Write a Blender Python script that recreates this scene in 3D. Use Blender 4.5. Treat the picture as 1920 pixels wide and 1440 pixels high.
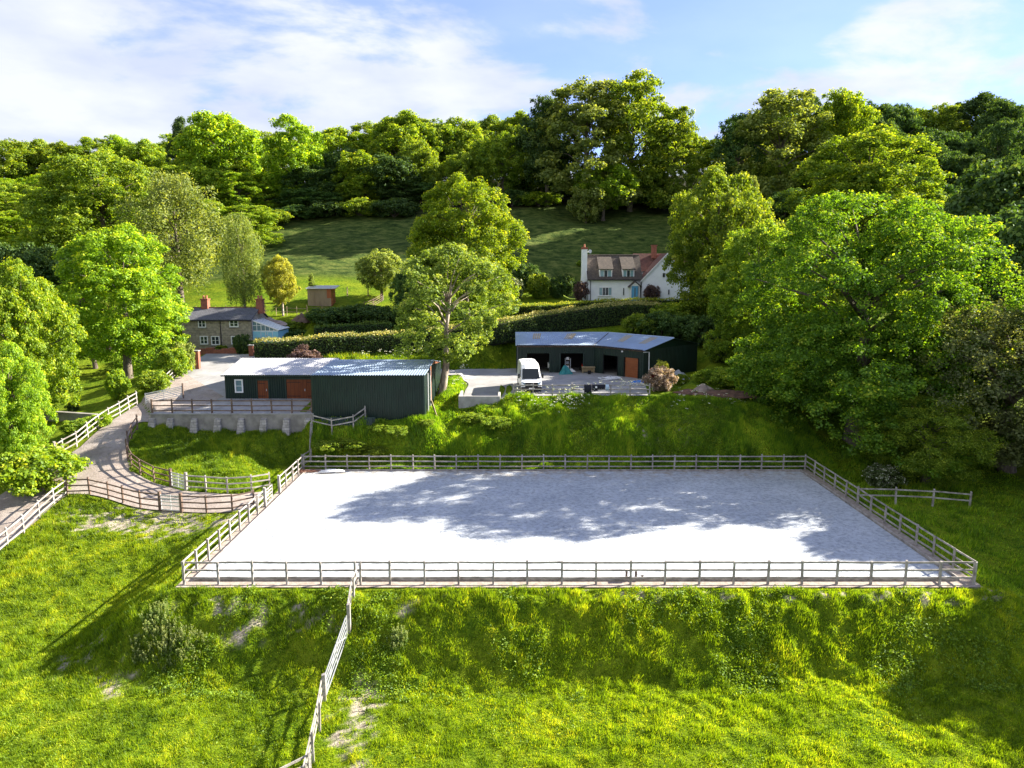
import bpy, math, random
import numpy as np
from mathutils import Vector, Matrix
rnd = random.Random(7); RNG = np.random.default_rng(11)
R_ = math.radians
for o in list(bpy.data.objects): bpy.data.objects.remove(o)
scene = bpy.context.scene
COL = scene.collection
# ------------------------------------------------------------------ camera, light, exposure
CAM_Z, PITCH, FPX = 16.2, R_(9.0), 1333.0
cd = bpy.data.cameras.new('camera'); cam = bpy.data.objects.new('camera', cd); COL.objects.link(cam)
cd.sensor_width = 36; cd.lens = 36*FPX/1920; cd.clip_end = 3000; cd.clip_start = .5
cam.location = (0, 0, CAM_Z); cam.rotation_euler = (math.pi/2-PITCH, 0, 0); scene.camera = cam
SUN_AZ = math.atan2(.93, .36); SUN_EL = R_(29)      # azimuth from +Y towards +X
W = bpy.data.worlds.new('World'); scene.world = W; W.use_nodes = True
sl = bpy.data.lights.new('sun', 'SUN'); sl.energy = 5.0; sl.angle = R_(.5); sl.color = (1, .91, .76)
sun = bpy.data.objects.new('sun', sl); COL.objects.link(sun)
sdir = Vector((math.sin(SUN_AZ)*math.cos(SUN_EL), math.cos(SUN_AZ)*math.cos(SUN_EL), math.sin(SUN_EL)))
sun.rotation_euler = sdir.to_track_quat('Z', 'Y').to_euler(); sun.location = (60, 60, 90)
vs = scene.view_settings; vs.view_transform = 'Standard'; vs.look = 'None'; vs.gamma = 1
vs.use_curve_mapping = False; vs.exposure = 2.15
scene.cycles.max_bounces = 6; scene.cycles.transparent_max_bounces = 8
SKY_STRENGTH = .09
def world():
    nt = W.node_tree; N = nt.nodes; L = nt.links; N.clear()
    out = N.new('ShaderNodeOutputWorld'); bg = N.new('ShaderNodeBackground'); bg.inputs[1].default_value = SKY_STRENGTH
    sky = N.new('ShaderNodeTexSky'); sky.sky_type = 'NISHITA'; sky.sun_disc = False
    sky.sun_elevation = SUN_EL; sky.sun_rotation = SUN_AZ; sky.air_density = 1.0; sky.dust_density = .05; sky.ozone_density = 2.0
    tc = N.new('ShaderNodeTexCoord'); sp = N.new('ShaderNodeSeparateXYZ'); L.new(tc.outputs['Generated'], sp.inputs[0])
    def m(op, a, b=None, clamp=False):
        n = N.new('ShaderNodeMath'); n.operation = op; n.use_clamp = clamp
        for i, v in enumerate((a, b)):
            if v is None: continue
            if isinstance(v, (int, float)): n.inputs[i].default_value = v
            else: L.new(v, n.inputs[i])
        return n.outputs[0]
    zz = m('ADD', m('MAXIMUM', sp.outputs[2], 0), .22)
    cb = N.new('ShaderNodeCombineXYZ'); L.new(m('DIVIDE', sp.outputs[0], zz), cb.inputs[0])
    L.new(m('MULTIPLY', m('DIVIDE', sp.outputs[1], zz), 1.0), cb.inputs[1]); L.new(m('MULTIPLY', sp.outputs[2], 3.0), cb.inputs[2])
    n1 = N.new('ShaderNodeTexNoise'); n1.inputs['Scale'].default_value = 1.75; n1.inputs['Detail'].default_value = 9
    n1.inputs['Roughness'].default_value = .56; n1.inputs['Distortion'].default_value = .25
    mp = N.new('ShaderNodeMapping'); mp.inputs['Location'].default_value = (4.1, 1.7, 0.6); L.new(cb.outputs[0], mp.inputs[0]); L.new(mp.outputs[0], n1.inputs['Vector'])
    # more cloud to the left, lower down, and added behind camera as fill light
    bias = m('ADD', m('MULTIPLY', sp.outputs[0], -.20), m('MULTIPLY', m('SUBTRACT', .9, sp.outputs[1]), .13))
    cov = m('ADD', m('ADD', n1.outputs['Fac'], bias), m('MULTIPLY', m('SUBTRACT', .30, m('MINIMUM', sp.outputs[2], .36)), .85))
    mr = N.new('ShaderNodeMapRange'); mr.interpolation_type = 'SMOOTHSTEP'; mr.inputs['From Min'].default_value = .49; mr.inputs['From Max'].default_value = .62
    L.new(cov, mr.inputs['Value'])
    n2 = N.new('ShaderNodeTexNoise'); n2.inputs['Scale'].default_value = 2.6; n2.inputs['Detail'].default_value = 6; L.new(mp.outputs[0], n2.inputs['Vector'])
    cr = N.new('ShaderNodeValToRGB'); cr.color_ramp.elements[0].position = .35; cr.color_ramp.elements[1].position = .62
    cr.color_ramp.elements[0].color = (1.85, 2.03, 2.45, 1); cr.color_ramp.elements[1].color = (2.5, 2.58, 2.8, 1)
    L.new(n2.outputs['Fac'], cr.inputs[0])
    tint = N.new('ShaderNodeMix'); tint.data_type = 'RGBA'; tint.blend_type = 'MULTIPLY'; tint.inputs['Factor'].default_value = 1
    tint.inputs['B'].default_value = SKY_TINT; L.new(sky.outputs[0], tint.inputs['A'])
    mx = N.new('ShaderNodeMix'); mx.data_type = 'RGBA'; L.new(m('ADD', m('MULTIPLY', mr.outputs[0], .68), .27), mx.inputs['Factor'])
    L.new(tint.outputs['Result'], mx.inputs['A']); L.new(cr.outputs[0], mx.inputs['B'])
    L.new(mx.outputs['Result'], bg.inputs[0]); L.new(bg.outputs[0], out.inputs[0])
SKY_TINT = (.43, .47, .82, 1)
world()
# ------------------------------------------------------------------ node helpers
def lin(c): return (c[0], c[1], c[2], 1)
class NT:
    def __init__(s, name):
        s.m = bpy.data.materials.new(name); s.m.use_nodes = True; s.t = s.m.node_tree; s.N = s.t.nodes; s.L = s.t.links
        s.b = s.N['Principled BSDF']; s.out = s.N['Material Output']
    def n(s, k, **kw):
        x = s.N.new(k)
        for a, v in kw.items(): setattr(x, a, v)
        return x
    def set(s, sock, v):
        if isinstance(v, bpy.types.NodeSocket): s.L.new(v, sock)
        else: sock.default_value = v
    def coord(s, kind='Object'): return s.n('ShaderNodeTexCoord').outputs[kind]
    def geo(s): return s.n('ShaderNodeNewGeometry').outputs['Position']
    def noise(s, vec, scale, detail=4, rough=.55, out='Fac'):
        x = s.n('ShaderNodeTexNoise'); s.L.new(vec, x.inputs['Vector'])
        x.inputs['Scale'].default_value = scale; x.inputs['Detail'].default_value = detail; x.inputs['Roughness'].default_value = rough
        return x.outputs[out]
    def ramp(s, f, p):
        x = s.n('ShaderNodeValToRGB'); e = x.color_ramp.elements
        while len(e) < len(p): e.new(.5)
        for i, (q, c) in enumerate(p): e[i].position = q; e[i].color = lin(c) if not isinstance(c, (int, float)) else (c, c, c, 1)
        s.L.new(f, x.inputs[0]); return x.outputs[0]
    def mix(s, f, a, b, mode='MIX'):
        x = s.n('ShaderNodeMix', data_type='RGBA', blend_type=mode)
        s.set(x.inputs['Factor'], f); s.set(x.inputs['A'], a); s.set(x.inputs['B'], b); return x.outputs['Result']
    def math(s, op, a, b=0.0, clamp=False):
        x = s.n('ShaderNodeMath', operation=op, use_clamp=clamp); s.set(x.inputs[0], a); s.set(x.inputs[1], b); return x.outputs[0]
    def attr(s, name): return s.n('ShaderNodeAttribute', attribute_name=name).outputs['Fac']
    def bump(s, h, strength=.5, dist=.05):
        x = s.n('ShaderNodeBump'); x.inputs['Strength'].default_value = strength; x.inputs['Distance'].default_value = dist
        s.L.new(h, x.inputs['Height']); s.L.new(x.outputs[0], s.b.inputs['Normal'])
    def stretch(s, vec, sc):
        x = s.n('ShaderNodeMapping'); x.inputs['Scale'].default_value = sc; s.L.new(vec, x.inputs[0]); return x.outputs[0]
def simple(name, c1, c2=None, scale=3, rough=.75, metal=0, bump=0, bscale=None, spec=.3, stretch=None, geo=True):
    t = NT(name); v = t.geo() if geo else t.coord()
    if stretch: v = t.stretch(v, stretch)
    c2 = c2 or tuple(x*.8 for x in c1)
    f = t.noise(v, scale, 6, .6)
    t.L.new(t.ramp(f, [(.35, c2), (.65, c1)]), t.b.inputs['Base Color'])
    t.b.inputs['Roughness'].default_value = rough; t.b.inputs['Metallic'].default_value = metal
    t.b.inputs['Specular IOR Level'].default_value = spec
    if bump: t.bump(t.noise(v, bscale or scale*4, 5), bump, .04)
    return t.m
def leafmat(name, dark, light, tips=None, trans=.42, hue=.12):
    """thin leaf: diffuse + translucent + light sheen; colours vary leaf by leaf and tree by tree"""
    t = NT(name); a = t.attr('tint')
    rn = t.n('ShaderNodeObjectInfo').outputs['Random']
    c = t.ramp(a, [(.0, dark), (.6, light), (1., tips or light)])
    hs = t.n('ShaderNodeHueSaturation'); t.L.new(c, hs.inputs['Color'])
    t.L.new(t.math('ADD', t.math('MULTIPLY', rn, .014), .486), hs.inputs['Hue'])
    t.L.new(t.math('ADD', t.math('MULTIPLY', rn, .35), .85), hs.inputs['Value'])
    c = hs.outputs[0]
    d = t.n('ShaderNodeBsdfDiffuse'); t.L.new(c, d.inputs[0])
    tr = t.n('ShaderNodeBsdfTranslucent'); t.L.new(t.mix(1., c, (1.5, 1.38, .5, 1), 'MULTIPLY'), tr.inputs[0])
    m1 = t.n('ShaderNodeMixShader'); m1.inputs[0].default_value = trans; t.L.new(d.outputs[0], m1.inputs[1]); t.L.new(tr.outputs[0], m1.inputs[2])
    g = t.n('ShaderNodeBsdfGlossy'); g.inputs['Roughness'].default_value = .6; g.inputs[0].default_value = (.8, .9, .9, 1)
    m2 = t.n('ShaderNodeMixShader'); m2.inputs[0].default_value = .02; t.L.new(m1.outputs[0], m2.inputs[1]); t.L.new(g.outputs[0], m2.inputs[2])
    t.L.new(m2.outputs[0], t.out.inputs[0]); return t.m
# ------------------------------------------------------------------ materials
M = {}
M['leaf_syc'] = leafmat('leaf sycamore', (.045, .115, .008), (.14, .27, .014), (.36, .42, .03), .5)
M['leaf_dark'] = leafmat('leaf dark', (.030, .075, .016), (.07, .145, .028), (.16, .24, .04), .35)
M['leaf_lime'] = leafmat('leaf lime', (.09, .18, .008), (.22, .36, .012), (.45, .50, .025), .5)
M['leaf_mid'] = leafmat('leaf mid', (.075, .15, .010), (.20, .31, .018), (.38, .44, .035), .48)
M['leaf_pale'] = leafmat('leaf pale', (.10, .16, .03), (.23, .30, .06), (.38, .43, .10), .45)
M['leaf_ash'] = leafmat('leaf ash', (.09, .17, .025), (.23, .36, .05), (.42, .50, .11), .45)
M['leaf_willow'] = leafmat('leaf willow', (.07, .10, .035), (.18, .23, .08), (.33, .37, .15), .42)
M['leaf_yellow'] = leafmat('leaf yellow', (.20, .23, .03), (.42, .45, .05), (.6, .6, .1), .45)
M['leaf_copper'] = leafmat('leaf copper', (.012, .008, .012), (.035, .018, .022), (.09, .03, .03), .25)
M['leaf_red'] = leafmat('leaf red', (.16, .02, .02), (.3, .05, .04), (.45, .09, .06), .3)
M['leaf_pink'] = leafmat('leaf blossom', (.12, .10, .06), (.5, .38, .30), (.85, .74, .66), .25)
M['leaf_white'] = leafmat('leaf white blossom', (.04, .07, .02), (.12, .18, .05), (.8, .8, .72), .25)
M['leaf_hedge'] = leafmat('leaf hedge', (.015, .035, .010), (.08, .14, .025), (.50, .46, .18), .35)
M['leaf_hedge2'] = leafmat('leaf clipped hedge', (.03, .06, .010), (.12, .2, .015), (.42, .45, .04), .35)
M['leaf_purple'] = leafmat('leaf purple', (.05, .03, .035), (.14, .085, .08), (.25, .17, .14), .25)
M['blade'] = leafmat('grass blade', (.055, .125, .004), (.23, .37, .008), (.50, .54, .03), .5)
M['blade_long'] = leafmat('long grass blade', (.05, .13, .005), (.20, .36, .012), (.46, .52, .04), .5)
M['weed'] = leafmat('weed stalk', (.05, .11, .02), (.15, .24, .05), (.34, .39, .15), .4)
M['twig'] = simple('hedge twigs', (.02, .028, .012), (.012, .016, .008), 3, .95)
M['bark'] = simple('bark', (.17, .145, .115), (.07, .055, .045), 5, .9, bump=.6, stretch=(1, 1, .3))
M['bark_pale'] = simple('pale bark', (.42, .36, .3), (.16, .12, .1), 3, .85, bump=.5, stretch=(1, 1, .4))
M['fence'] = simple('weathered fence timber', (.40, .375, .35), (.19, .17, .155), 2.2, .8, bump=.4, bscale=20)
M['fence_dark'] = simple('brown fence timber', (.18, .125, .095), (.09, .06, .048), 2.2, .8, bump=.4, bscale=20)
M['galv'] = simple('galvanised steel', (.52, .54, .56), (.4, .42, .45), 6, .45, metal=.5)
M['concrete'] = simple('concrete', (.30, .285, .265), (.17, .16, .15), 1.1, .9, bump=.3, bscale=12)
M['concrete_new'] = simple('pale concrete', (.36, .355, .35), (.25, .245, .24), 1.5, .9, bump=.2, bscale=12)
M['green'] = simple('dark green cladding', (.0055, .022, .0165), (.004, .015, .012), .8, .45, spec=.4)
M['green_trim'] = simple('green trim', (.011, .032, .026), (.008, .024, .02), 2, .4, spec=.4)
M['black'] = simple('black plastic', (.012, .012, .014), None, 5, .5)
M['dark'] = simple('dark interior', (.035, .03, .028), (.02, .018, .018), 2, .9)
M['door_brown'] = simple('brown timber door', (.20, .055, .016), (.14, .035, .010), 1.5, .6, stretch=(6, 6, .4))
M['door_orange'] = simple('orange brown door', (.28, .085, .03), (.22, .065, .02), 1.2, .55)
M['rust'] = simple('rusty sheet', (.36, .13, .06), (.2, .09, .06), 2.5, .8)
M['white'] = simple('white paint', (.80, .80, .80), (.74, .74, .74), 4, .4)
M['van_white'] = simple('white van paint', (.82, .83, .84), (.79, .8, .82), 1, .25, spec=.5)
M['render'] = simple('white render', (.86, .88, .90), (.78, .80, .83), 1.2, .85, bump=.15, bscale=9)
M['blue'] = simple('sky blue paint', (.12, .38, .62), (.10, .32, .55), 3, .45)
M['paleblue'] = simple('pale blue paint', (.30, .62, .78), (.26, .56, .72), 3, .45)
M['teal'] = simple('teal tarpaulin', (.03, .24, .24), (.02, .16, .17), 5, .5, bump=.5, bscale=6)
M['tarp_blue'] = simple('blue tarpaulin', (.02, .16, .55), (.015, .10, .4), 5, .4, bump=.5, bscale=6)
M['tarp_grey'] = simple('grey sheet', (.35, .37, .4), (.16, .17, .2), 2, .5, bump=.4, bscale=4)
M['red'] = simple('red paint', (.5, .03, .02), None, 4, .4)
M['cloth_black'] = simple('black rug', (.018, .02, .03), None, 8, .9)
M['cloth_blue'] = simple('pale blue towel', (.45, .6, .75), None, 8, .9)
M['hose'] = simple('white hose', (.75, .77, .8), None, 8, .4)
M['tan'] = simple('tan timber', (.42, .33, .2), (.3, .22, .13), 3, .8)
M['planks'] = simple('pale shed boards', (.36, .28, .19), (.24, .18, .12), 1.2, .8, stretch=(1, 1, .2))
M['cedar'] = simple('red cedar board', (.36, .12, .05), (.27, .08, .035), 1.5, .7)
M['brick'] = simple('red brick', (.33, .12, .075), (.19, .075, .055), 6, .9, bump=.4, bscale=15)
M['soil'] = simple('red brown soil', (.17, .095, .07), (.08, .05, .04), 2.5, .95, bump=1, bscale=5)
M['rock'] = simple('pale rock', (.36, .29, .25), (.2, .16, .14), 1.4, .9, bump=.8, bscale=4)
M['pot'] = simple('clay pot', (.42, .17, .1), None, 5, .8)
M['lead'] = simple('lead grey', (.10, .105, .115), None, 3, .6)
M['rubber'] = simple('tyre rubber', (.015, .015, .015), None, 5, .85)
M['stick'] = simple('dry sticks', (.25, .13, .09), (.16, .08, .06), 8, .9)
def m_glass(name, c=(.03, .04, .05), rough=.08):
    t = NT(name); t.b.inputs['Base Color'].default_value = lin(c); t.b.inputs['Roughness'].default_value = rough
    t.b.inputs['Specular IOR Level'].default_value = .8; return t.m
M['glass'] = m_glass('window glass'); M['glass_blue'] = m_glass('bluish glass', (.12, .2, .26), .12)
M['curtain'] = m_glass('curtained glass', (.22, .36, .40), .15)
M['glass_roof'] = m_glass('polycarbonate roof', (.42, .52, .56), .25)
M['windscreen'] = m_glass('windscreen glass', (.012, .016, .02), .2); M['windscreen'].node_tree.nodes['Principled BSDF'].inputs['Specular IOR Level'].default_value = .25
def m_roofmetal(name, c, c2, metal=.35):
    t = NT(name); v = t.geo(); f = t.noise(v, .6, 6, .6); f2 = t.noise(t.stretch(v, (3, 3, 3)), 1.5, 5)
    c0 = t.ramp(f, [(.3, c2), (.65, c)]); t.L.new(t.mix(t.math('MULTIPLY', f2, .35), c0, lin((.33, .27, .2))), t.b.inputs['Base Color'])
    t.b.inputs['Roughness'].default_value = .38; t.b.inputs['Metallic'].default_value = metal; return t.m
M['roof_metal'] = m_roofmetal('corrugated roof sheet', (.33, .46, .64), (.26, .37, .53))  # grey sheet tinted blue: sky reflection and shade put into the colour
M['roof_fibre'] = m_roofmetal('pale roof sheet', (.48, .50, .54), (.38, .40, .45), .2)
M['rooflight'] = simple('aged rooflight', (.42, .33, .17), (.33, .25, .13), 3, .5)
def m_masonry(name, c1, c2, mortar, bw, bh, bump=.5):
    t = NT(name); v = t.coord()
    sp = t.n('ShaderNodeSeparateXYZ'); t.L.new(v, sp.inputs[0]); cb = t.n('ShaderNodeCombineXYZ')
    t.L.new(t.math('ADD', sp.outputs[0], sp.outputs[1]), cb.inputs[0]); t.L.new(sp.outputs[2], cb.inputs[1])
    b = t.n('ShaderNodeTexBrick'); t.L.new(cb.outputs[0], b.inputs['Vector']); b.inputs['Scale'].default_value = 1
    b.inputs['Color1'].default_value = lin(c1); b.inputs['Color2'].default_value = lin(c2); b.inputs['Mortar'].default_value = lin(mortar)
    b.inputs['Brick Width'].default_value = bw; b.inputs['Row Height'].default_value = bh; b.inputs['Mortar Size'].default_value = .018; b.inputs['Bias'].default_value = -.1
    f = t.noise(v, 3, 5); t.L.new(t.mix(.75, b.outputs[0], t.ramp(f, [(.3, .55), (.7, 1.25)]), 'MULTIPLY'), t.b.inputs['Base Color'])
    t.b.inputs['Roughness'].default_value = .9; t.bump(b.outputs['Fac'], -bump, .03); return t.m
M['stone'] = m_masonry('grey brown stone', (.34, .29, .225), (.21, .18, .14), (.38, .34, .28), .5, .22)
M['buttress'] = m_masonry('pale block', (.38, .36, .33), (.27, .25, .23), (.2, .19, .18), .45, .22)
M['slate'] = m_masonry('grey slate', (.105, .11, .125), (.075, .08, .095), (.05, .05, .06), .3, .22)
M['tile_brown'] = m_masonry('brown tile', (.105, .082, .062), (.065, .054, .044), (.04, .034, .03), .25, .2)
M['tile_red'] = m_masonry('red tile', (.15, .06, .042), (.10, .045, .034), (.07, .035, .03), .25, .2)
# ------------------------------------------------------------------ numpy noise
def vnoise(x, y, seed=0):
    xi = np.floor(x).astype(np.int64); yi = np.floor(y).astype(np.int64); fx = x-xi; fy = y-yi
    fx = fx*fx*(3-2*fx); fy = fy*fy*(3-2*fy)
    def h(a, b):
        n = (a*374761393 + b*668265263 + seed*1442695041) & 0x7fffffff
        n = ((n ^ (n >> 13))*1274126177) & 0x7fffffff
        return ((n ^ (n >> 16)) & 0xffff)/65535.0
    return (h(xi, yi)*(1-fx)+h(xi+1, yi)*fx)*(1-fy)+(h(xi, yi+1)*(1-fx)+h(xi+1, yi+1)*fx)*fy
def fbm(x, y, s, oct=4, seed=0):
    a = 0; t = 0; w = 1.
    for k in range(oct): a = a+w*vnoise(x*s, y*s, seed+k*17); t += w; w *= .5; s *= 2.03
    return a/t
def sstep(t): t = np.clip(t, 0, 1); return t*t*(3-2*t)
# ------------------------------------------------------------------ camera rays
CF = Vector((0, math.cos(PITCH), -math.sin(PITCH))); CU = Vector((0, math.sin(PITCH), math.cos(PITCH)))
def ray(px, py): return Vector(((px-960)/FPX, 0, 0)) + CF - CU*((py-720)/FPX)
def at(px, py, Y):
    d = ray(px, py); return Vector((0, 0, CAM_Z)) + d*(Y/d.y)
# ------------------------------------------------------------------ terrain
CP = [(-7,-150,-14),(-120,-150,-16),(120,-150,-12),(0,-40,-8),(80,-20,-6),(-80,-20,-8),
 (-35,15,-4),(0,15,-3.9),(30,15,-3.6),(-60,20,-4),(60,15,-3),
 (-25,26,-3.3),(-8,26,-3.3),(10,26,-3.1),(26,26,-2.8),(40,28,-2.0),
 (-24.5,32,-2.6),(-8,30.5,-2.9),(10,30.5,-2.8),(25,30.5,-2.5),(34,34,-1.6),(45,40,0),
 (-27,39.5,-1.9),(-20.5,40,-1.6),(-33,43.5,-1.2),(-33,49,-.15),(-24,45.5,-.6),(-45,45,-1.8),(-60,50,-1.5),
 (-20,48.5,0),(-26,51,0),(-30,53,.8),(-33,55,1.7),(-33.5,59,3.0),(-24,55,1.0),(-19,58.5,2.1),(-28,58.5,2.15),
 (27,48,-.1),(33,47.5,-.5),(38,50,-.2),(32,57,.3),(33,62,.3),(28,60,.9),(40,62,.6),(50,55,1.5),(70,60,4),
 (-19,60.3,2.3),(-10,59,2.4),(-5,60.5,2.5),(0,60.5,2.8),(8,60,3.0),(16,60,2.8),(22,61,3.0),(-14,57.8,.5),(0,57.8,.3),(14,57.8,.2),(23,57.8,.4),
 (-38,66,3.6),(-48,62,2.0),(-45,73,3.3),(-60,75,4.5),(-38,74,5.2),(-42,56,.8),
 (-7,69,4.5),(14,66,4.8),(24,70,4.8),(36,70,2.6),(40,82,5.5),
 (-28,84,6.2),(-8,88,6.6),(5,93,7.8),(22,94,8),(-12,80,5.4),(-40,89,6.4),
 (-36,98,10.2),(-50,98,10),(-20,97,9.6),(-28,105,11.4),(0,101,10),(15,104,11.0),(17,113,12),(0,113,12),(40,104,11),(70,100,12),
 (-60,113,11),(-90,100,8),(-120,100,8),(-55,125,16.5),(0,125,16.6),(50,125,17.5),(100,120,20),
 (-100,140,22),(-50,140,22),(0,140,22.5),(50,140,23),(110,140,28),
 (-130,171,30),(-50,160,28.5),(0,160,29.5),(45,160,29.5),(0,175,33),(100,165,34),(180,150,40),(-200,150,26),
 (-100,230,42),(0,230,44),(120,230,48),(0,330,54),(-250,330,46),(250,330,56),(0,620,58),(-600,620,40),(600,620,45),(600,100,30),(-600,100,5),(600,-300,-15),(-600,-300,-25),(0,-400,-25)]
CPa = np.array(CP, float)
def _U(r2): return np.where(r2 > 1e-9, r2*np.log(np.maximum(r2, 1e-9)), 0)
def _fit():
    n = len(CPa); S = 50.
    X = CPa[:, :2]/S; K = _U(((X[:, None]-X[None])**2).sum(-1)) + np.eye(n)*2e-4
    P = np.c_[np.ones(n), X]; A = np.zeros((n+3, n+3)); A[:n, :n] = K; A[:n, n:] = P; A[n:, :n] = P.T
    w = np.linalg.solve(A, np.r_[CPa[:, 2], 0, 0, 0]); return X, w, S
TX, TW, TS = _fit()
def base_h(x, y):
    x = np.atleast_1d(np.asarray(x, float))/TS; y = np.atleast_1d(np.asarray(y, float))/TS
    r = np.zeros(x.shape)
    for i in range(len(TX)): r += TW[i]*_U((x-TX[i, 0])**2+(y-TX[i, 1])**2)
    n = len(TX); return r+TW[n]+TW[n+1]*x+TW[n+2]*y
def pdist(x, y, poly):
    """distance outside polygon (0 inside)"""
    P = np.array(poly, float)[:, :2]; ins = np.zeros(x.shape, bool); d2 = np.full(x.shape, 1e18)
    for i in range(len(P)):
        ax, ay = P[i]; bx, by = P[(i+1) % len(P)]
        c = ((ay > y) != (by > y)); dy = (by-ay) if abs(by-ay) > 1e-12 else 1e-12
        ins ^= c & (x < (bx-ax)*(y-ay)/dy+ax)
        l2 = (bx-ax)**2+(by-ay)**2+1e-12; t = np.clip(((x-ax)*(bx-ax)+(y-ay)*(by-ay))/l2, 0, 1)
        d2 = np.minimum(d2, (x-ax-t*(bx-ax))**2+(y-ay-t*(by-ay))**2)
    return np.where(ins, 0, np.sqrt(d2))
YL = lambda x, y: 4.0+.085*np.maximum(y-61, 0)        # left yard climbs gently to the cottage
PADS = [([(-18.0,34.3),(25.0,34.3),(25.0,57.5),(-18.0,57.5)], lambda x, y: 0*x, 4.3),
        ([(-31.0,60.9),(-16.5,60.9),(-16.5,75),(-26,86),(-38,87.5),(-37.5,76),(-36,68),(-32,62.5)], YL, .45),
        ([(-17.2,59.6),(-7.4,59.6),(-7.4,75),(-17.2,75)], lambda x, y: 3.5+0*x+np.maximum(y-62,0)*.1, 1.2),
        ([(-1.0,64.5),(14,64.5),(22,82),(16,91),(0,91),(-6,84),(-8,78),(-3,77)], lambda x, y: 4.8+0*x, 1.6),
        ([(-5.0,64),(-.8,64),(-.8,77),(-5,77)], lambda x, y: 4.35+(y-64)*.04, .5),
        ([(-44,88),(-28.5,88),(-28.5,95),(-44,95)], lambda x, y: 6.35+0*x, 1.8),
        ([(10,107),(35,107),(35,123),(10,123)], lambda x, y: 11.7+0*x, 4)]
def h0(x, y):
    x = np.atleast_1d(np.asarray(x, float)); y = np.atleast_1d(np.asarray(y, float)); z = base_h(x, y)
    for poly, fn, fall in PADS:
        d = pdist(x, y, poly); f = np.where(y > 57.4, 2.0, fall) if fall == 4.3 else fall; z = fn(x, y)+(z-fn(x, y))*sstep(d/f)
    return z
def gz(x, y): return float(h0(x, y)[0])
def hit(px, py):
    d = ray(px, py); ys = np.arange(22, 330, .5); k = ys/d.y
    z = CAM_Z+k*d.z; hh = h0(k*d.x, ys); i = int(np.argmax(z < hh))
    if i == 0: i = len(ys)-1
    a, b = ys[i-1], ys[i]
    f0 = z[i-1]-hh[i-1]; f1 = z[i]-hh[i]; Y = a+(b-a)*(f0/(f0-f1) if f0 != f1 else .5)
    k = Y/d.y; return Vector((k*d.x, Y, CAM_Z+k*d.z))
def hits(L): return [hit(*p) for p in L]
# road and yard outlines (edges in plan)
S1 = (hits([(345,700),(300,730),(262,757),(205,793),(150,840)]), hits([(420,745),(345,775),(262,793),(240,830),(246,884)]))
S2 = (hits([(150,840),(108,866),(55,893),(0,930),(-90,985)]), hits([(246,884),(128,929),(74,974),(0,1034),(-90,1100)]))
S3 = (hits([(246,884),(264,894),(290,907),(321,915),(349,922),(427,928),(508,921)]), hits([(128,927),(169,929),(204,937),(264,954),(341,961),(436,961),(478,953)]))
YLs = ([Vector(p) for p in [(-31.2,60.7,0),(-31.5,61.5,0),(-33,64,0),(-35.6,70,0),(-36.8,78,0),(-37.5,87,0)]],
       [Vector(p) for p in [(-17,60.7,0),(-17,61.5,0),(-17,66,0),(-17,72,0),(-22,80,0),(-29,86,0)]])
YR = ([Vector(p) for p in [(-1.1,64.8,0),(-1.2,72,0),(-8,76.5,0),(-8.5,79.5,0),(-6,83,0)]], [Vector(p) for p in [(12.6,64.8,0),(13.6,72,0),(13.8,76,0),(10,82,0),(8,84,0)]])
RAMP = ([Vector(p) for p in [(-4.6,63.9,0),(-4.6,69,0),(-4.6,73,0),(-6.5,76.8,0)]], [Vector(p) for p in [(-1.25,63.9,0),(-1.25,69,0),(-1.15,73,0),(-1.1,76.8,0)]])
def outline(s): return [(p.x, p.y) for p in s[0]]+[(p.x, p.y) for p in reversed(s[1])]
HARD = [outline(s) for s in (S1, S2, S3, YLs, YR, RAMP)] + [[(-17.4,34.7),(24.3,34.7),(24.3,56.9),(-17.4,56.9)], [(-17.2,60.3),(-7.4,60.3),(-7.4,74),(-17.2,74)],
        [(-43,89),(-29,89),(-29,95),(-43,95)], [(10.5,111),(33,111),(33,122),(10.5,122)], [(0,80),(14,75),(22,82),(12,91),(0,91)]]
LAWN = [hits([(0,870),(60,800),(80,800),(230,745),(250,745),(105,855),(60,862),(0,900)])]
def lump(x, y, hard):
    near = sstep((70-y)/15)*sstep((x+36)/4)*sstep((36-x)/6)
    bank = sstep((y-29.6)/1.2)*sstep((35.4-y)/1)*sstep((x+20)/2)*sstep((28-x)/2)
    a = .05+.06*sstep((fbm(x, y, .12, 2, 5)-.35)*4)
    n = ((fbm(x, y, 1.2, 2, 3)-.5)*1.6+(fbm(x, y, 2.5, 2, 5)-.5)*2.2)*a*near
    n += bank*near*((fbm(x*.5, y*1.3, .9, 2, 9)-.5)*.38+(fbm(x*.9, y*1.5, 2.0, 2, 13)-.5)*.48)
    n += (fbm(x, y, .35, 2, 21)-.5)*.16*near
    bk = sstep((y-57.4)/1)*sstep((64.5-y)/1)*sstep((x+17)/1)
    n += bk*((fbm(x, y, .5, 2, 31)-.45)*.45+(fbm(x, y, 1.8, 2, 33)-.5)*.25)
    far = sstep((y-118)/10); n += far*((fbm(x, y, .25, 3, 41)-.5)*.8+(fbm(x, y*2, .08, 2, 43)-.5)*1.4)
    return n*sstep(hard/.9)
def gauss(x, y, cx, cy, rx, ry): return np.exp(-(((x-cx)/rx)**2+((y-cy)/ry)**2))
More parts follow.
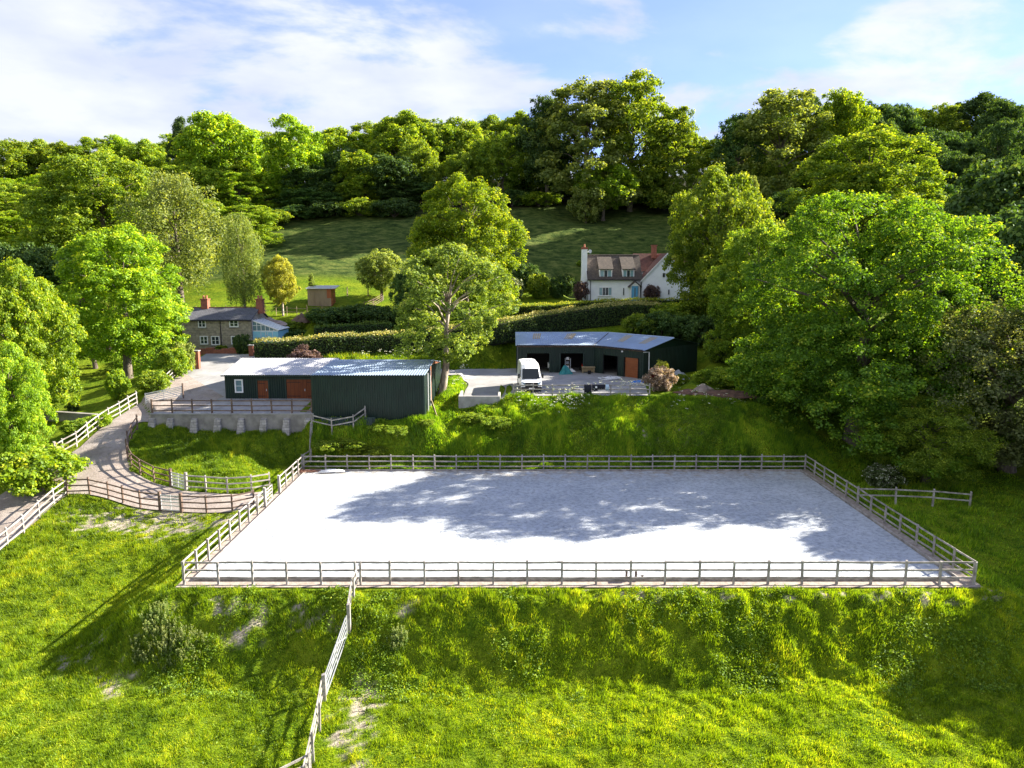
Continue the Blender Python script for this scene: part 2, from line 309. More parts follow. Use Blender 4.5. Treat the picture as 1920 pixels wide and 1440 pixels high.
def bare(x, y):
    b = 0*x
    for (px, py, rx, ry, k) in [(215,972,5,1.6,1.15),(320,985,4,1.2,1.0),(400,985,3,1.0,.8),(150,1232,1.0,1.5,.7),(205,1285,1.0,.8,.8),(250,1295,1.5,.4,.6),(672,1320,1.0,1.0,1.0),
                                (655,1370,.8,.9,1.2),(690,1300,.9,.9,.85),(665,1430,.7,.8,1.1),(470,1165,1.5,.8,.5),(390,1130,1.5,.5,.5),(600,1170,1,.5,.6),(500,1130,2,.4,.6),(775,1130,1.3,.7,.7),
                                (1180,1115,4,.4,.6),(1450,1120,4,.4,.55),(1700,1120,3,.5,.7),(1860,1110,1,.8,.8),(430,1185,1.2,.5,.45),(1240,825,4,1.5,.3),(250,905,4,.6,.6),(170,910,3,.5,.5)]:
        p = hit(px, py); b = b+k*gauss(x, y, p.x, p.y, rx, ry)
    n = fbm(x, y, 2.6, 4, 77)-.5; return np.clip((np.minimum(b, 1.0)*.8-.42+n*2.2)*2.6, 0, 1)*(b > .12)
def axis(segs):
    r = [segs[0][0]]
    for a, b, s in segs: n = max(1, int(round((b-a)/s))); r += list(a+(b-a)*(np.arange(1, n+1)/n))
    return np.array(r)
XS = axis([(-700,-120,40),(-120,-60,3),(-60,-36,.8),(-36,34,.24),(34,60,.8),(60,120,3),(120,700,40)])
YS = axis([(-500,-20,40),(-20,20,3),(20,24,.5),(24,62,.19),(62,96,.5),(96,180,1.1),(180,340,6),(340,700,60)])
def grid_faces(nu, nv):
    a = (np.arange(nv-1)[:, None]*nu+np.arange(nu-1)[None]).ravel(); return np.c_[a, a+1, a+nu+1, a+nu]
def make_mesh(name, V, F, mats, attrs=None, smooth=False):
    me = bpy.data.meshes.new(name); V = np.asarray(V, np.float32).reshape(-1, 3); F = np.asarray(F, np.int32); k = F.shape[1]
    me.vertices.add(len(V)); me.vertices.foreach_set('co', V.ravel()); me.loops.add(F.size); me.loops.foreach_set('vertex_index', F.ravel())
    me.polygons.add(len(F)); me.polygons.foreach_set('loop_start', np.arange(0, F.size, k, dtype=np.int32)); me.polygons.foreach_set('loop_total', np.full(len(F), k, np.int32))
    if smooth: me.polygons.foreach_set('use_smooth', np.ones(len(F), bool))
    for m in (mats if isinstance(mats, (list, tuple)) else [mats]): me.materials.append(m)
    for n, v in (attrs or {}).items():
        a = me.attributes.new(n, 'FLOAT', 'POINT'); a.data.foreach_set('value', np.asarray(v, np.float32))
    me.update(calc_edges=True); return me
def link(name, me, parent=None, loc=None, rot=None, scale=None):
    o = bpy.data.objects.new(name, me); COL.objects.link(o)
    if parent: o.parent = parent
    if loc is not None: o.location = loc
    if rot is not None: o.rotation_euler = rot
    if scale is not None: o.scale = scale
    return o
def tag(o, label=None, cat=None, group=None, kind=None):
    if label: o['label'] = label
    if cat: o['category'] = cat
    if group: o['group'] = group
    if kind: o['kind'] = kind
    return o
def thing(name, loc, label, cat, group=None, rz=0): return tag(link(name, None, None, loc, (0, 0, rz)), label, cat, group)
GX, GY = np.meshgrid(XS, YS); gx = GX.ravel(); gy = GY.ravel()
hd = np.full(gx.shape, 99.); vis = (gy > 20) & (gy < 126) & (np.abs(gx) < 60)
for p in HARD: hd[vis] = np.minimum(hd[vis], pdist(gx[vis], gy[vis], p))
gh = h0(gx, gy)+lump(gx, gy, hd)
gb = np.zeros(gx.shape); gb[vis] = bare(gx[vis], gy[vis])
# rough outline ramp for grid height lookup (blades stand on it)
def gsurf(x, y):
    i = np.clip(np.searchsorted(XS, x)-1, 0, len(XS)-2); j = np.clip(np.searchsorted(YS, y)-1, 0, len(YS)-2)
    fx = (x-XS[i])/(XS[i+1]-XS[i]); fy = (y-YS[j])/(YS[j+1]-YS[j]); Z = gh.reshape(len(YS), len(XS))
    return (Z[j, i]*(1-fx)+Z[j, i+1]*fx)*(1-fy)+(Z[j+1, i]*(1-fx)+Z[j+1, i+1]*fx)*fy
def glook(A, x, y):
    i = np.clip(np.searchsorted(XS, x), 0, len(XS)-1); j = np.clip(np.searchsorted(YS, y), 0, len(YS)-1)
    return A.reshape(len(YS), len(XS))[j, i]
def m_ground():
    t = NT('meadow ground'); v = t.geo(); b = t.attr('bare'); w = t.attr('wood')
    f = t.noise(v, .35, 5, .6); f2 = t.noise(v, 3.2, 6, .7); f3 = t.noise(v, 14, 4, .7)
    g = t.ramp(f2, [(.30, (.022, .048, .004)), (.5, (.08, .145, .006)), (.72, (.24, .31, .015))])
    g = t.mix(t.ramp(f, [(.4, 0), (.65, .55)]), g, lin((.24, .28, .015)))
    g = t.mix(t.ramp(f3, [(.4, 0), (.75, .5)]), g, lin((.03, .055, .01)))
    past = t.ramp(t.noise(t.stretch(v, (1, 2, 1)), .45, 8, .72), [(.36, (.016, .032, .008)), (.5, (.055, .085, .018)), (.64, (.12, .14, .035))])
    g = t.mix(t.attr('pasture'), g, past)
    s = t.ramp(t.noise(v, 5, 6, .7), [(.3, (.17, .14, .10)), (.65, (.42, .37, .30))])
    g = t.mix(b, g, s)
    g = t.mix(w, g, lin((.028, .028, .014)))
    t.L.new(g, t.b.inputs['Base Color']); t.b.inputs['Roughness'].default_value = .95; t.b.inputs['Specular IOR Level'].default_value = .05
    t.bump(t.math('ADD', t.noise(v, 9, 5, .7), t.math('MULTIPLY', t.noise(v, 1.2, 4, .6), 2.)), .9, .09); return t.m
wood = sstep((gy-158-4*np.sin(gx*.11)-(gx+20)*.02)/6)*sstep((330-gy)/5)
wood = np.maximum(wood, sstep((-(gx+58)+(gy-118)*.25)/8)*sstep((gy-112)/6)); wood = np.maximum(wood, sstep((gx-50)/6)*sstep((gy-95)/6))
past = sstep((gy-116)/5)
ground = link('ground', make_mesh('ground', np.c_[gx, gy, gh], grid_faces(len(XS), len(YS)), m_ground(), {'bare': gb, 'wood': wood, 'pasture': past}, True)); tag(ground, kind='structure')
# ------------------------------------------------------------------ hard surfaces
def resample(pl, n):
    P = np.array([(p.x, p.y) for p in pl]); 
    t = np.linspace(0, len(P)-1, n); i = np.minimum(t.astype(int), len(P)-2); f = (t-i)[:, None]
    # Catmull-Rom
    Q = np.vstack([2*P[0]-P[1], P, 2*P[-1]-P[-2]]); a, b, c, d = Q[i], Q[i+1], Q[i+2], Q[i+3]
    return .5*((2*b)+(-a+c)*f+(2*a-5*b+4*c-d)*f**2+(-a+3*b-3*c+d)*f**3)
def sheet(s, dz, nu=60, nv=16, V=None, off=0):
    A = resample(s[0], nu); B = resample(s[1], nu); k = np.linspace(0, 1, nv)[None, :, None]
    P = (A[:, None]*(1-k)+B[:, None]*k).reshape(-1, 2); z = h0(P[:, 0], P[:, 1])+dz
    return np.c_[P, z], grid_faces(nv, nu)
def sheets(name, ss, dz, mat, nu=60, nv=16):
    V = []; F = []; o = 0
    for j, s in enumerate(ss):
        v, f = sheet(s, dz+j*.004, nu, nv); V.append(v); F.append(f+o); o += len(v)
    return tag(link(name, make_mesh(name, np.vstack(V), np.vstack(F), mat, None, True)), kind='structure')
def m_road():
    t = NT('gravel track'); v = t.geo(); f = t.noise(v, .5, 5, .6); f2 = t.noise(v, 7, 6, .75)
    c = t.ramp(f, [(.3, (.22, .18, .155)), (.7, (.34, .30, .275))]); c = t.mix(.6, c, t.ramp(f2, [(.3, .6), (.7, 1.25)]), 'MULTIPLY')
    c = t.mix(t.ramp(t.noise(v, 1.6, 5), [(.58, 0), (.72, .5)]), c, lin((.2, .13, .1)))
    f5 = t.noise(v, 2.4, 6, .75); c = t.mix(t.ramp(f5, [(.5, 0), (.66, .55)]), c, lin((.13, .11, .085))); c = t.mix(t.ramp(t.noise(v, 18, 3, .8), [(.6, 0), (.7, .6)]), c, lin((.48, .45, .42)))
    t.L.new(c, t.b.inputs['Base Color']); t.b.inputs['Roughness'].default_value = .9; t.bump(f2, .8, .05); return t.m
def m_concrete_yard():
    t = NT('yard concrete'); v = t.geo(); f = t.noise(v, .45, 6, .6); f2 = t.noise(v, 5, 5, .7)
    c = t.ramp(f, [(.3, (.20, .20, .205)), (.7, (.32, .32, .325))]); c = t.mix(.4, c, t.ramp(f2, [(.3, .7), (.7, 1.15)]), 'MULTIPLY')
    w = t.n('ShaderNodeTexBrick'); t.L.new(v, w.inputs['Vector']); w.inputs['Scale'].default_value = 1; w.inputs['Brick Width'].default_value = 4.5; w.inputs['Row Height'].default_value = 3.4
    w.inputs['Mortar Size'].default_value = .03; w.offset = 0; c = t.mix(t.ramp(t.noise(v, 1.1, 6, .7), [(.52, 0), (.7, .55)]), c, lin((.17, .155, .14)))
    c = t.mix(t.math('MULTIPLY', w.outputs['Fac'], .5), c, lin((.16, .15, .14)))
    t.L.new(c, t.b.inputs['Base Color']); t.b.inputs['Roughness'].default_value = .85; t.bump(f2, .2, .02); return t.m
def m_arena():
    t = NT('arena sand'); v = t.geo(); f = t.noise(v, .25, 4, .6); f2 = t.noise(v, 3.5, 7, .75); f3 = t.noise(v, 9, 5, .7); f4 = t.noise(v, 1.3, 5, .65)
    c = t.ramp(f, [(.3, (.34, .375, .42)), (.7, (.45, .485, .53))]); c = t.mix(.5, c, t.ramp(f2, [(.38, .42), (.56, 1.15)]), 'MULTIPLY')
    c = t.mix(t.ramp(f3, [(.60, 0), (.68, .85)]), c, lin((.10, .085, .075)))      # droppings and leaf litter specks
    sp = t.n('ShaderNodeSeparateXYZ'); t.L.new(v, sp.inputs[0])
    edge = t.math('MULTIPLY', t.math('SUBTRACT', sp.outputs[1], 52.8), .28, True)
    c = t.mix(t.math('MULTIPLY', edge, t.ramp(f4, [(.38, 0), (.66, .8)])), c, lin((.25, .19, .11)))
    t.L.new(c, t.b.inputs['Base Color']); t.b.inputs['Roughness'].default_value = .95; t.b.inputs['Specular IOR Level'].default_value = .1
    t.bump(f2, 1, .10); return t.m
sheets('road', [S1, S2, S3], .06, m_road())
MY = m_concrete_yard(); sheets('stable_yard', [YLs], .05, MY); sheets('workshop_yard', [YR, RAMP], .05, MY)
def flat(name, x0, x1, y0, y1, z, mat, nx=60, ny=40, amp=0):
    X, Y = np.meshgrid(np.linspace(x0, x1, nx), np.linspace(y0, y1, ny)); X = X.ravel(); Y = Y.ravel(); Z = z+(fbm(X, Y, .7, 3, 8)-.5)*amp
    return tag(link(name, make_mesh(name, np.c_[X, Y, Z], grid_faces(nx, ny), mat, None, True)), kind='structure')
flat('arena_margin', -17.45, 24.45, 34.75, 57.0, .03, simple('crushed stone margin', (.36, .31, .27), (.22, .18, .15), 3, .95, bump=.6), 20, 20)
flat('arena_surface', -16.75, 23.55, 35.65, 56.25, .075, m_arena(), 200, 110, .05)
# ------------------------------------------------------------------ mesh builder
class MB:
    def __init__(s): s.v = []; s.f = []; s.mi = []
    def box(s, a, b, mi=0, T=None):
        x0, y0, z0 = a; x1, y1, z1 = b; o = len(s.v)
        p = [(x0,y0,z0),(x1,y0,z0),(x1,y1,z0),(x0,y1,z0),(x0,y0,z1),(x1,y0,z1),(x1,y1,z1),(x0,y1,z1)]
        s.v += [tuple(T @ Vector(q)) for q in p] if T else p
        s.f += [[o+i for i in q] for q in ((3,2,1,0),(4,5,6,7),(0,1,5,4),(1,2,6,5),(2,3,7,6),(3,0,4,7))]; s.mi += [mi]*6; return s
    def poly(s, pts, mi=0): o = len(s.v); s.v += [tuple(p) for p in pts]; s.f.append(list(range(o, o+len(pts)))); s.mi.append(mi); return s
    def prism(s, pts, d, mi=0):
        """extrude polygon pts by vector d"""
        o = len(s.v); n = len(pts); d = Vector(d); s.v += [tuple(p) for p in pts]+[tuple(Vector(p)+d) for p in pts]
        s.f += [list(range(o, o+n)), list(range(o+2*n-1, o+n-1, -1))]+[[o+i, o+n+i, o+n+(i+1) % n, o+(i+1) % n] for i in range(n)]; s.mi += [mi]*(n+2); return s
    def tube(s, pts, r, seg=6, mi=0, cap=True):
        rs = r if isinstance(r, (list, tuple)) else [r]*len(pts); o = len(s.v); pts = [Vector(p) for p in pts]; up = Vector((.13, .27, 1)).normalized()
        for i, p in enumerate(pts):
            t = (pts[min(i+1, len(pts)-1)]-pts[max(i-1, 0)]).normalized(); a = t.cross(up)
            if a.length < .2: a = t.cross(Vector((1, 0, 0)))
            a.normalize(); b = t.cross(a)
            for k in range(seg): q = 2*math.pi*k/seg; s.v.append(tuple(p+(a*math.cos(q)+b*math.sin(q))*rs[i]))
        for i in range(len(pts)-1):
            for k in range(seg): s.f.append([o+i*seg+k, o+i*seg+(k+1) % seg, o+(i+1)*seg+(k+1) % seg, o+(i+1)*seg+k]); s.mi.append(mi)
        if cap: s.f += [[o+k for k in range(seg)][::-1], [o+(len(pts)-1)*seg+k for k in range(seg)]]; s.mi += [mi]*2
        return s
    def build(s, name, mats, parent=None, bevel=0, smooth=False, loc=None, rot=None):
        me = bpy.data.meshes.new(name); me.from_pydata(s.v, [], s.f)
        for m in (mats if isinstance(mats, (list, tuple)) else [mats]): me.materials.append(m)
        me.polygons.foreach_set('material_index', s.mi)
        if smooth: me.polygons.foreach_set('use_smooth', [True]*len(me.polygons))
        me.update(); o = link(name, me, parent, loc, rot)
        if bevel: b = o.modifiers.new('bevel', 'BEVEL'); b.width = bevel; b.segments = 2; b.limit_method = 'ANGLE'
        return o
def bx(name, a, b, mat, parent=None, bevel=0): return MB().box(a, b).build(name, mat, parent, bevel)
def corr(A, B, C, D, pitch=.2, depth=.035, th=0):
    """corrugated sheet: A->B bottom edge, D->C top edge; ribs run from AB to DC"""
    A, B, C, D = map(Vector, (A, B, C, D)); n = (B-A).cross(D-A).normalized(); L = (B-A).length; k = max(1, int(round(L/pitch))); m = MB()
    ts = []; 
    for i in range(k):
        for f, h in ((0, 0), (.3, 0), (.45, 1), (.85, 1)): ts.append(((i+f)/k, h))
    ts.append((1, 0))
    for t, h in ts: m.v += [tuple(A.lerp(B, t)+n*depth*h), tuple(D.lerp(C, t)+n*depth*h)]
    for i in range(len(ts)-1): m.f.append([2*i, 2*i+2, 2*i+3, 2*i+1]); m.mi.append(0)
    return m
def merge(*ms):
    r = MB()
    for m in ms: o = len(r.v); r.v += m.v; r.f += [[i+o for i in f] for f in m.f]; r.mi += m.mi
    return r
# ------------------------------------------------------------------ fences
unit_rail = {}; unit_post = {}
def umesh(key, mat, kind):
    d = unit_rail if kind == 'r' else unit_post
    if key not in d:
        m = MB()
        if kind == 'r': m.box((0, -.5, -.5), (1, .5, .5))
        else:
            m.box((-.5, -.5, 0), (.5, .5, 1)); m.v[4:8] = [(x*.9, y*.9, z+(.015 if y > 0 else -.01)) for x, y, z in m.v[4:8]]
        me = bpy.data.meshes.new(key); me.from_pydata(m.v, [], m.f); me.materials.append(mat); d[key] = me
    return d[key]
def put_rail(root, a, b, mat, w=.04, h=.095, name='rail'):
    d = b-a; o = link(name, umesh('rail '+mat.name, mat, 'r'), root, a-root.location)
    o.rotation_euler = (0, -math.atan2(d.z, math.hypot(d.x, d.y)), math.atan2(d.y, d.x)); o.scale = (d.length, w, h); return o
def put_post(root, p, mat, H=1.3, w=.11, name='post', rz=0, sink=.25):
    o = link(name, umesh('post '+mat.name, mat, 'p'), root, Vector((p.x, p.y, p.z-sink))-root.location, (rnd.gauss(0, .014), rnd.gauss(0, .014), rz)); o.scale = (w, w*.85, H+sink); return o
def fence(pts, label, group=None, H=1.3, rails=(1.2, .78, .36), mat='fence', name='post_and_rail_fence', w=.11, thick=(), skip=(), side=1, surf=True, rh=.095, cat='fence'):
    pts = [Vector((p[0], p[1], (gz(p[0], p[1]) if surf else p[2]))) for p in pts]
    root = thing(name, pts[0].copy(), label, cat, group)
    m = M[mat]
    for i, p in enumerate(pts):
        q = pts[min(i+1, len(pts)-1)]-pts[max(i-1, 0)]; rz = math.atan2(q.y, q.x)
        big = i in thick; put_post(root, p, m, (H+.1 if big else H)+rnd.uniform(-.03, .04), .2 if big else w*rnd.uniform(.92, 1.1), rz=rz+rnd.uniform(-.08, .08))
        if i+1 < len(pts) and i not in skip:
            d = (pts[i+1]-p); nrm = Vector((d.y, -d.x, 0)).normalized()*(w*.5+.022)*side
            for r in rails:
                j = Vector((0, 0, rnd.uniform(-.02, .02))); k = Vector((0, 0, rnd.uniform(-.02, .02)))
                put_rail(root, p+nrm+j+Vector((0, 0, r)), pts[i+1]+nrm+k+Vector((0, 0, r)), m, h=rh)
    return root
def lerp_pts(a, b, n): a = Vector(a); b = Vector(b); return [a.lerp(b, i/n) for i in range(n+1)]
ax0, ax1, ay0, ay1 = -17.15, 24.15, 35.1, 56.8
fence(lerp_pts((ax0, ay0, 0), (ax1, ay0, 0), 23), 'long weathered post and rail fence along the near edge of the riding arena', side=-1)
fence(lerp_pts((ax0, ay1, 0), (ax1, ay1, 0), 23), 'long post and rail fence along the far edge of the riding arena below the bank', side=1)
fence(lerp_pts((ax1, ay0, 0), (ax1, ay1, 0), 12)[0:], 'post and rail fence down the shaded right end of the riding arena', side=1)
LF = lerp_pts((ax0, ay0, 0), (ax0, ay1, 0), 14)
gi = 8   # gate bay
fence(LF[:gi+1], 'sunlit fence on the left side of the arena between the near corner and the gate', thick=(gi,), side=-1)
fence(LF[gi+2:], 'short sunlit fence on the left side of the arena beyond the gate', thick=(0,), side=-1)
def gate(a, b, label, mat='fence', bars=5, H=1.15, cat='gate', name='field_gate', w=.07, lift=.12, brace=True, mesh=False):
    a = Vector(a); b = Vector(b); root = thing(name, a.copy(), label, cat); m = M[mat]; d = b-a; n = d.normalized()
    A = a+n*.1; B = b-n*.1
    for k in range(bars):
        z = Vector((0, 0, lift+(H-lift)*(k/(bars-1))**.85)); put_rail(root, A+z, B+z, m, .03, w, 'bar')
    for t in (0, .5, 1):
        p = A.lerp(B, t); put_post(root, p+Vector((0, 0, lift)), m, H-lift+.06, .07 if t != .5 else .05, 'stile', math.atan2(d.y, d.x), 0)
    if brace: put_rail(root, A+Vector((0, 0, lift)), A.lerp(B, .5)+Vector((0, 0, H)), m, .025, .06, 'brace'); put_rail(root, B+Vector((0, 0, lift)), A.lerp(B, .5)+Vector((0, 0, H)), m, .025, .06, 'brace')
    if mesh:
        for k in range(1, 14):
            p = A.lerp(B, k/14); put_post(root, p+Vector((0, 0, lift)), m, H-lift, .014, 'mesh_wire', 0, 0)
    return root
gate(LF[gi], LF[gi+1], 'timber gate with diagonal braces in the left side of the arena fence')
# timber edging boards round the arena surface
eb = thing('arena_edging', (0, 35.5, 0), 'low timber edging boards laid all round the pale arena surface', 'edging')
mb_ = M['fence']
for (a, b, n) in (((-16.8, 35.55), (23.6, 35.55), 10), ((-16.8, 56.35), (23.6, 56.35), 10), ((-16.8, 35.55), (-16.8, 56.35), 5), ((23.65, 35.55), (23.65, 56.35), 5)):
    P = lerp_pts((a[0], a[1], .12), (b[0], b[1], .12), n)
    for i in range(n): put_rail(eb, P[i], P[i+1], mb_, .06, .17, 'board')
fence([at(676,1095,35.0)]+[(-7.95, y, 0) for y in (33.6, 32.4)], 'pale fence running down the grass bank from the near arena fence', rails=(1.15, .8, .4), thick=(2,))
g1 = Vector((-8.0, 32.2, gz(-8, 32.2))); g2 = Vector((-8.45, 29.6, gz(-8.45, 29.6)))
gate(g1, g2, 'grey metal gate between the two stout posts at the foot of the bank', 'galv')
fence([(-8.45, 29.4, 0), (-8.2, 27.6, 0), (-8.0, 25.9, 0), (-7.8, 24.2, 0), (-7.6, 22.4, 0), (-7.5, 20.5, 0)], 'pale fence crossing the near field below the metal gate', rails=(1.15, .8, .4), thick=(0,))
fence([(-7.8, 24.8, 0), (-8.9, 23.9, 0), (-10.2, 22.8, 0), (-11.5, 21.7, 0)], 'short fence branching left off the field fence at the bottom edge of the photo', rails=(1.15, .8, .4))
fence([hit(*p) for p in [(-70,1098),(-28,1062),(15,1026),(45,1001),(74,972),(101,948),(125,930)]], 'post and rail fence between the lower track and the near left field', side=1, mat='fence')
f_ = fence([hit(*p) for p in [(125,930),(169,928),(204,936),(231,944),(264,953),(301,958)]], 'dark brown rail fence curving along the outer side of the track', mat='fence_dark', thick=(0, 5))
a_, b_ = hit(301,958), hit(341,961)
gate(a_, b_, 'pale metal gate in the brown fence on the outer side of the track', 'galv', brace=False, mesh=True)
fence([hit(*p) for p in [(341,961),(388,963),(436,961),(476,952)]], 'short brown fence from the pale gate to the arena gate', mat='fence_dark', thick=(0,))
fence([hit(*p) for p in [(258,806),(247,822),(240,836),(238,852),(240,866),(247,879),(264,892),(290,905),(321,913)]], 'fence curving round the small grass paddock, from the retaining wall to the mesh gate', mat='fence_dark', thick=(8,), side=-1)
gate(hit(321,913), hit(349,920), 'small wire mesh gate between pale posts in the paddock fence', 'galv', brace=False, mesh=True)
fence([hit(*p) for p in [(349,920),(387,923),(427,926),(472,923),(506,917)]], 'post and rail fence along the near side of the small grass paddock', thick=(0,))
fence([hit(*p) for p in [(106,860),(119,852),(144,838),(165,820),(186,804),(205,791),(225,780),(242,769),(257,760)]], 'white sunlit fence up the left side of the track towards the yard', thick=(0,))
gate(hit(106,860), hit(66,873), 'pale timber gate with diagonal braces at the lower end of the white fence')
fence([hit(*p) for p in [(308,728),(324,712),(341,698),(352,688)]], 'short pale fence climbing beside the shrubs at the top of the track')
gate(hit(344,747), hit(272,762), 'metal gate standing open across the top of the track by the yard', 'galv', bars=7)
tag(MB().tube([(0,0,-.2),(0,0,1.5)], .07).build('gate_post', M['fence_dark'], None, loc=hit(344,748)), 'lone dark gate post at the corner of the sunlit yard', 'post')
fence([(-17.3, 56.9, 0), (-16.9, 58.0, 0), (-17.0, 59.0, 0)], 'short fence climbing the bank from the far left corner of the arena', rails=(1.15, .75, .35), side=-1)
fence([(-17.0, 59.2, 0), (-15.3, 59.1, 0), (-13.5, 59.2, 0), (-12.6, 59.9, 0)], 'short fence across the bank in front of the windowless end of the green barn', rails=(1.15, .7))
fence([Vector((x, 60.35, 4.05)) for x in np.linspace(-31.1, -17.3, 9)], 'brown post and rail fence on top of the buttressed retaining wall', surf=False, rails=(1.15, .7, .28), mat='fence_dark', w=.12, H=1.25)
fence([(x, 64.7, 0) for x in np.linspace(.15, 12.7, 8)], 'post and rail fence in front of the parked van and the workshop yard', rails=(1.05, .66, .27), H=1.15)
fence([(24.3, 48.1, 0), (27.0, 48.1, 0), (29.6, 48.1, 0), (32.2, 48.1, 0)], 'two rail fence running off the right side of the arena under the trees', rails=(1.15, .7))
# hill fences behind the cottage
fence([at(px, 588, 98.5) for px in (350,368,387,405,424,443,461,480,499,518,538,557,576)], 'thin brown fence across the sunlit paddock behind the stone cottage', rails=(1.1, .6), mat='tan', w=.07, rh=.05)
fence([at(px, 600, 99.5) for px in (576,604,640,668)], 'low fence below the timber field shelter', rails=(1.0, .5), mat='fence_dark', w=.07, rh=.05)
fence([(at(px, 580, Y).x, Y, 0) for px, Y in ((668,100),(684,102),(700,104),(716,107))], 'brown fence beside the bare ground right of the field shelter', rails=(1.1, .8, .5, .2), mat='fence_dark', w=.1, rh=.07)
# ------------------------------------------------------------------ retaining wall with buttresses
rw = thing('retaining_wall', (-31.2, 60.3, 1.4), 'grey concrete retaining wall with sloping buttresses holding up the stable yard', 'wall')
MB().box((0, -.15, -.6), (14.1, .5, 2.62)).build('wall_face', M['concrete'], rw, .02)
bx('coping', (-.05, -.2, 2.62), (14.1, .5, 2.7), M['concrete_new'], rw)
for px in (285, 319, 364, 408, 452, 494, 537, 577):
    x = at(px, 790, 60).x+31.2; w = .42
    m = MB(); m.v = [(x-w, -1.15, -.5), (x+w, -1.15, -.5), (x+w, -.16, -.5), (x-w, -.16, -.5), (x-w*.62, -.38, 2.2), (x+w*.62, -.38, 2.2), (x+w*.62, -.16, 2.3), (x-w*.62, -.16, 2.3)]; m.f = [[3,2,1,0],[4,5,6,7],[0,1,5,4],[1,2,6,5],[2,3,7,6],[3,0,4,7]]; m.mi = [0]*6
    m.build('buttress', M['buttress'], rw, .03)
tag(MB().box((-3.35,0,-.9),(0,.22,.75)).box((-3.57,0,-.9),(-3.352,3.2,.75)).box((.002,0,-.9),(.22,2.4,.75)).build('loading_ramp_wall', M['concrete_new'], None, .02, loc=(-1.3, 63.6, 4.25)), 'low white concrete wall closing the end of the concrete ramp', 'wall')
# ------------------------------------------------------------------ generic window
def window(root, x0, x1, z0, z1, y, nm=2, frame='white', glass='glass', bars=0, name='window', dep=.06, fw=.06):
    """window in plane y (facing -y) with frame, mullions and panes"""
    m = MB(); m.box((x0-fw, y-dep, z0-fw), (x1+fw, y+.02, z0)).box((x0-fw, y-dep, z1), (x1+fw, y+.02, z1+fw)).box((x0-fw, y-dep, z0), (x0, y+.02, z1)).box((x1, y-dep, z0), (x1+fw, y+.02, z1))
    f = m.build(name, M[frame], root); W_ = (x1-x0)/nm
    for i in range(1, nm): bx('mullion', (x0+i*W_-fw*.4, y-dep*.9, z0+.002), (x0+i*W_+fw*.4, y, z1-.002), M[frame], f)
    for j in range(bars): zz = z0+(z1-z0)*(j+1)/(bars+1); bx('glazing_bar', (x0+.002, y-dep*.7, zz-.018), (x1-.002, y-.004, zz+.018), M[frame], f)
    for i in range(nm): bx('pane', (x0+i*W_+.03, y-.012, z0+.001), (x0+(i+1)*W_-.03, y-.008+.002, z1-.001), M[glass] if not isinstance(glass, (list, tuple)) else M[glass[i]], f)
    return f
